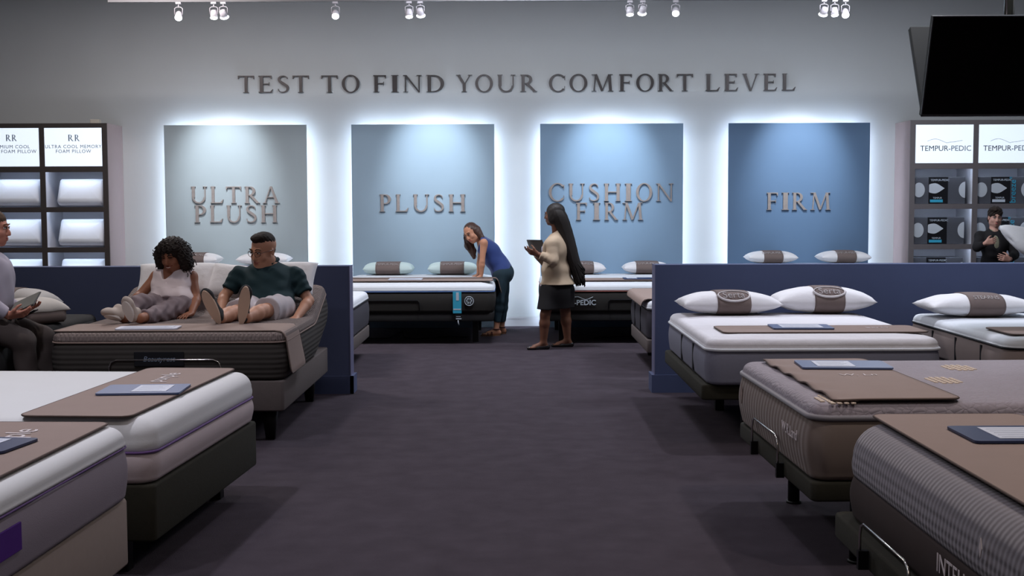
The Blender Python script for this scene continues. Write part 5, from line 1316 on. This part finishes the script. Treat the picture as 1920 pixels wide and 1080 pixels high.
C_.limb(nk, .078, nk + V(0, .01, .06), .070, .03); C_.plane(nk + V(0, 0, .092), V(0, -.5, 1)); C_.plane(hipc + V(0, 0, -.02), V(0, -.5, -.85)); C_.limb(nk + V(-.01, -.09, .08), .04, nk + V(-.01, -.115, .0), .010, .012, cut=True)
sh_ = link('shirt', C_.mesh('shirt'), green, t)
cl = MB()
for q in (-1, 1): cl.tube([nk + V(q * .010 - .01, -.128, .0), nk + V(q * .045, -.106, .045), nk + V(q * .083, -.03, .078), nk + V(q * .066, .05, .080), nk + V(0, .082, .082)], [.006, .017, .017, .013, .012], 8)
cl.build('collar', green, sh_)
MB().tube([nk + V(-.01, -.140, -.01), chest + V(-.01, -.160, .03), chest + V(-.01, -.162, -.10)], .0035, 5).build('placket', mat('green_placket', (32, 60, 66), .8), sh_)
MB().tube([nk + V(-.01, -.135, -.012), nk + V(-.01, -.150, -.012)], .007, 8).build('button', M_pale, sh_)
C3 = Field(*bounds([hipc, kA, kB], .22), VX_)
C3.ell(hipc, (.19, .15, .12), TF, .05)
C3.limb(hA, .112, hA.lerp(kA, .74), .098, .04, flat_b=True); C3.limb(hB, .112, hB.lerp(kB, .74), .102, .04, flat_b=True)
C3.ripple(lambda x, y, z: .004 * np.sin(x * 50 + y * 36)); link('shorts', C3.mesh('shorts'), mat('pale_grey_shorts', (188, 180, 184), .85), t)
csh, cso = mat('dark_canvas', (52, 52, 54), .8), mat('tan_rubber_sole', (196, 168, 148), .8, vary=.04)
shoe(t, at(412, 608, 8.83), at(381, 546, 8.73), V(.1, 1, .2), csh, cso, h=.07)
shoe(t, at(452, 610, 8.83), at(461, 538, 8.73), V(0, 1, .2), csh, cso, h=.07)
hs = mat('short_dark_hair', (34, 26, 22), .8, vary=.3, nscale=70)
H_ = Field(*bounds([hd.p(0, 0, .03)], .17), .0055)
H_.ell(hd.p(0, -.018, .050), (.078 * 1.06, .098 * 1.05, .080 * 1.1), hd.R, .02); H_.ell(hd.p(0, .02, .102), (.062, .075, .030), hd.R, .02); H_.ell(hd.p(0, -.055, .0), (.060, .045, .06), hd.R, .02)
H_.ripple(noise3(150, .0018)); H_.ell(hd.p(0, .115, -.012), (.075, .055, .082), hd.R, .012, True); H_.plane(hd.p(0, 0, -.055), hd.R @ V(0, .4, -1))
for q in (-1, 1): H_.ell(hd.p(q * .088, .03, -.02), (.02, .045, .055), hd.R, .008, True)
link('hair', H_.mesh('hair', 1), hs, t)
gl = MB()
for q in (-1, 1):
    gl.tube([hd.p(q * .032 + .0225 * math.cos(a) * 1.05, .1045 - .012 * abs(math.cos(a)) * (1 if q * math.cos(a) > 0 else .2), .006 + .0185 * math.sin(a)) for a in [2 * math.pi * i / 16 for i in range(16)]], .0022, 5, closed=True)
    gl.tube([hd.p(q * .055, .092, .012), hd.p(q * .080, .04, .012), hd.p(q * .084, -.01, .008)], .0022, 5)
gl.tube([hd.p(-.010, .106, .010), hd.p(0, .110, .013), hd.p(.010, .106, .010)], .002, 5).build('glasses', mat('brown_glasses_frame', (70, 42, 34), .35, spec=.6), t)
finish(t)

# =================================================================== seated man at the left edge
SK_pk = mat('skin_ruddy', (196, 134, 114), .55, spec=.35, vary=.05, nscale=12)
t = person('seated man in a light grey shirt and dark trousers at the left edge, holding papers', (-3.74, 8.55, .72), None)
Y0 = 8.55; P = lambda px, py, dy=0: at(px, py, Y0 + dy)
hipc = P(-38, 598); nk = P(-28, 478); chest = P(-24, 520)
hd = Head(P(-13, 428), (.99, .12, -.10), (.06, 0, 1), 1.06)
shN, shF = P(-26, 492, -.19), P(-22, 492, .19)
elN, wrN = P(-26, 560, -.24), P(16, 592, -.17); elF, wrF = P(-12, 555, .22), P(38, 580, .12)
kN, kF = at(44, 640, 8.40), at(80, 632, 8.72); aN, aF = V(kN.x + .04, 8.42, .10), V(kF.x + .02, 8.72, .10)
B = Field(*bounds([hd.p(0, 0, .14), shN, shF, elN, wrN, wrF, kN, kF, hipc, V(kF.x + .22, 8.5, 0), V(-3.9, 8.4, 0)], .15), .007)
hd.sculpt(B); B.limb(hd.p(0, -.03, -.06), .058, nk + V(0, 0, -.02), .064, .02)
TF = frame((1, 0, 0), (0, 0, 1))
B.limb(shN, .055, shF, .055, .05); B.ell(chest, (.18, .13, .18), TF, .06); B.ell(hipc.lerp(chest, .45), (.165, .13, .17), TF, .06); B.ell(hipc, (.18, .14, .12), TF, .06)
arm_skin(B, shN, elN, wrN, 1.1); arm_skin(B, shF, elF, wrF, 1.1)
hand(B, wrN, V(.9, .15, .1), V(.1, .5, .8), V(-.3, .2, .9), 1.05, curl=.35); hand(B, wrF, V(.9, -.2, .05), V(0, -.3, 1), V(.2, .9, .3), 1.05, curl=.4)
hN, hF = hipc + V(.04, -.10, -.01), hipc + V(.04, .10, -.01)
legs_skin(B, hN, kN, aN, 1.05); legs_skin(B, hF, kF, aF, 1.05)
link('body', B.mesh('body'), SK_pk, t); hd.features(t, (70, 90, 110), (110, 80, 60), (176, 100, 92))
C_ = Field(*bounds([nk, shN, shF, elN, elF, wrN, wrF, hipc], .22), .007)
C_.limb(shN, .072, shF, .072, .05); C_.limb(nk + V(0, 0, -.01), .073, chest, .12, .04); C_.ell(chest + V(.01, 0, 0), (.20, .165, .19), TF, .06); C_.ell(hipc.lerp(chest, .5) + V(.02, 0, 0), (.20, .175, .19), TF, .06); C_.ell(hipc + V(0, 0, .03), (.20, .165, .12), TF, .05)
for s_, e_, w_ in ((shN, elN, wrN), (shF, elF, wrF)):
    C_.limb(s_, .074, e_, .062, .03); C_.limb(e_, .062, e_.lerp(w_, .86), .044, .02, flat_b=True)
C_.ripple(noise3(26, .005)); C_.plane(nk + V(0, 0, .035), V(.25, 0, 1)); C_.plane(hipc + V(0, 0, .0), V(.1, 0, -1), hipc + V(0, 0, -.15), .3)
link('shirt', C_.mesh('shirt'), mat('light_grey_shirt', (176, 170, 184), .85, vary=.04), t)
C3 = Field(*bounds([hipc, kN, kF, aN, aF], .2), .007)
C3.ell(hipc + V(0, 0, -.01), (.195, .155, .13), TF, .05)
for h_, k_, a_ in ((hN, kN, aN), (hF, kF, aF)): C3.limb(h_, .100, k_, .078, .04); C3.limb(k_, .078, a_ + V(0, 0, -.02), .062, .03, flat_b=True)
C3.plane(hipc + V(0, 0, .07), V(-.1, 0, 1)); C3.plane((-3.7, 8.5, .725), (0, 0, -1), (-3.93, 8.55, .60), .30); C3.ripple(noise3(30, .004)); link('trousers', C3.mesh('trousers'), mat('dark_brown_trousers', (70, 62, 60), .9), t)
for a in (aN, aF): shoe(t, V(a.x - .08, a.y, .001), V(a.x + .20, a.y - .02, .001), V(0, 0, 1), mat('black_leather', (26, 24, 24), .4), M_legblack)
hsn = mat('short_brown_hair', (84, 66, 52), .8, vary=.25, nscale=70)
H_ = Field(*bounds([hd.p(0, 0, .03)], .17), .0055)
H_.ell(hd.p(0, -.018, .048), (.083, .103, .086), hd.R, .02); H_.ell(hd.p(0, -.065, -.01), (.072, .05, .075), hd.R, .02)
H_.ell(hd.p(0, .125, -.02), (.085, .07, .095), hd.R, .012, True)
for q in (-1, 1): H_.ell(hd.p(q * .09, .035, -.025), (.02, .05, .06), hd.R, .008, True)
H_.ripple(noise3(150, .002)); link('hair', H_.mesh('hair', 1), hsn, t)
finish(t)
# papers and pen-like stylus in his hands
c = P(46, 566, -.03)
for nm, lb, dz, rz_, tl, m in (('clipboard', 'dark clipboard with pale sheets held by the seated man at left', 0, .1, -.42, mat('dark_clipboard', (44, 40, 42), .5)),):
    t = thing(nm, lb, nm, c + V(0, 0, -.015)); R_ = (Matrix.Rotation(tl, 4, 'Y') @ Matrix.Rotation(.35, 4, 'X'))
    me = MB().box(-.10, .10, -.12, .12, -.005, .003, b=.003).mesh('board'); me.transform(R_); link('board', me, m, t)
    me = MB().box(-.094, .094, -.112, .112, .003, .008).mesh('sheets'); me.transform(R_); link('sheets', me, mat('grey_green_sheets', (104, 104, 98), .7), t)
    me = MB().box(-.02, .02, -.124, -.095, .006, .016, b=.003).mesh('clip'); me.transform(R_); link('clip', me, M_chrome, t)
c = P(52, 590, -.06)
t = thing('phone', 'black phone held under the clipboard by the seated man at left', 'phone', c)
me = MB().box(-.07, .07, -.035, .035, -.004, .004, b=.003).mesh('phone_case'); me.transform(Matrix.Rotation(-.5, 4, 'Y')); link('phone_case', me, M_strap, t)
me = MB().box(-.064, .064, -.032, .032, .004, .005).mesh('screen'); me.transform(Matrix.Rotation(-.5, 4, 'Y')); link('screen', me, mat('dim_blue_screen', (60, 90, 130), .2), t)

# =================================================================== man with a pillow at the right cabinet
SK_fr = mat('skin_fair', (196, 150, 134), .55, spec=.35, vary=.05, nscale=12)
t = person('young man in a black blazer carrying a white pillow by the right cabinet', (6.0, 15.2, 0), None)
Y0 = 15.2; P = lambda px, py, dy=0: at(px, py, Y0 + dy)
hd = Head(P(1866, 408), (-.12, -.98, -.12), (.02, -.05, 1), .98)
nk = P(1863, 430); chest = P(1863, 458); waist = P(1864, 490); pel = P(1864, 520); TF = frame((-.15, -1, 0), (0, 0, 1))
shA, shB = P(1838, 443, .04), P(1890, 443, .04)
elA, wrA = P(1832, 464, -.12), P(1848, 456, -.24); elB, wrB = P(1902, 478, -.05), P(1893, 487, -.26)
B = Field(*bounds([hd.p(0, 0, .14), shA, shB, elA, elB, wrA, wrB, V(pel.x, 15.2, 0)], .19), VX_)
hd.sculpt(B); B.limb(hd.p(0, -.02, -.06), .050, nk + V(0, 0, -.03), .056, .02); B.limb(shA, .045, shB, .045, .05)
B.ell(chest, (.15, .10, .15), TF, .06); B.ell(waist, (.13, .10, .16), TF, .06); B.ell(pel, (.15, .11, .13), TF, .06)
arm_skin(B, shA, elA, wrA, .98); arm_skin(B, shB, elB, wrB, .98); hand(B, wrA, V(.85, -.1, .25), V(.1, .9, 0), V(0, 0, 1), 1.0, curl=.35); hand(B, wrB, V(-.85, -.2, .2), V(0, .9, .1), V(0, 0, 1), 1.0, curl=.4)
hA, hB = pel + V(-.09, 0, -.04), pel + V(.09, 0, -.04); kA, kB = V(hA.x, 15.18, .46), V(hB.x, 15.18, .46); aA, aB = V(hA.x, 15.2, .09), V(hB.x, 15.2, .09)
legs_skin(B, hA, kA, aA); legs_skin(B, hB, kB, aB); link('body', B.mesh('body'), SK_fr, t); hd.features(t, (50, 34, 24), (30, 22, 18), (176, 108, 100))
C_ = Field(*bounds([nk, shA, shB, elA, elB, wrA, wrB, pel], .20), VX_)
C_.limb(shA, .060, shB, .060, .04); C_.limb(nk + V(0, .02, -.05), .075, chest, .10, .04); C_.ell(chest, (.172, .125, .17), TF, .05); C_.ell(waist, (.16, .125, .17), TF, .05); C_.ell(pel, (.178, .14, .12), TF, .05)
for s_, e_, w_ in ((shA, elA, wrA), (shB, elB, wrB)): C_.limb(s_, .062, e_, .054, .03); C_.limb(e_, .054, e_.lerp(w_, .86), .042, .02, flat_b=True)
C_.ripple(noise3(24, .004)); C_.plane(nk + V(0, 0, .01), V(0, -.4, 1)); C_.limb(nk + V(-.01, -.08, .04), .05, nk + V(-.02, -.13, .0), .062, .01, cut=True); C_.limb(nk + V(-.02, -.13, .0), .062, chest + V(-.01, -.155, -.02), .048, .01, cut=True); C_.limb(chest + V(-.01, -.155, -.02), .048, waist + V(-.01, -.16, .06), .03, .01, cut=True)
link('blazer', C_.mesh('blazer'), mat('black_blazer_cloth', (30, 28, 30), .85), t)
C2 = Field(*bounds([nk, chest, waist], .2), VX_); C2.ell(chest + V(0, -.008, 0), (.12, .108, .15), TF, .04); C2.ell(waist + V(0, -.0, 0), (.12, .108, .15), TF, .04); C2.limb(nk + V(0, 0, -.02), .058, chest, .09, .03); C2.plane(nk + V(0, 0, .012), V(0, -.4, 1))
link('shirt', C2.mesh('shirt'), mat('olive_patterned_shirt', (134, 132, 112), .85, vary=.5, nscale=60), t)
C3 = Field(*bounds([pel, aA, aB], .2), VX_); C3.ell(pel, (.165, .125, .13), TF, .05)
for h_, k_, a_ in ((hA, kA, aA), (hB, kB, aB)): C3.limb(h_, .092, k_, .070, .04); C3.limb(k_, .070, a_ + V(0, 0, -.03), .058, .03, flat_b=True)
C3.plane(pel + V(0, 0, .06), (0, 0, 1)); link('trousers', C3.mesh('trousers'), mat('black_trouser_cloth', (28, 28, 32), .9), t)
for a in (aA, aB): shoe(t, V(a.x, a.y + .07, .001), V(a.x, a.y - .20, .001), V(0, 0, 1), mat('black_leather', (26, 24, 24), .4), M_legblack)
hk = mat('tousled_dark_hair', (44, 34, 28), .7, vary=.3, nscale=70)
H_ = Field(*bounds([hd.p(0, 0, .03)], .18), .0055)
H_.ell(hd.p(0, -.015, .055), (.086, .102, .088), hd.R, .02); H_.ell(hd.p(.02, .04, .105), (.065, .055, .032), hd.R, .02); H_.ell(hd.p(0, -.06, -.02), (.078, .055, .08), hd.R, .02)
H_.ell(hd.p(0, .120, -.022), (.066, .065, .090), hd.R, .012, True)
H_.ripple(lambda x, y, z: .005 * np.sin(x * 110 + 2 * np.sin(z * 60)) * np.sin(z * 90 + y * 70)); link('hair', H_.mesh('hair', 1), hk, t)
finish(t)
ctr = P(1917, 460, -.32)
o = pillow('white pillow carried under the arm of the young man at the right cabinet', ctr, hw=.20, hl=.10, H=.085, pu=2.0, pinch=-.9, noise_=.004)
o.rotation_euler = (Matrix.Rotation(D(30), 3, 'Y') @ Matrix.Rotation(D(52), 3, 'X')).to_euler()
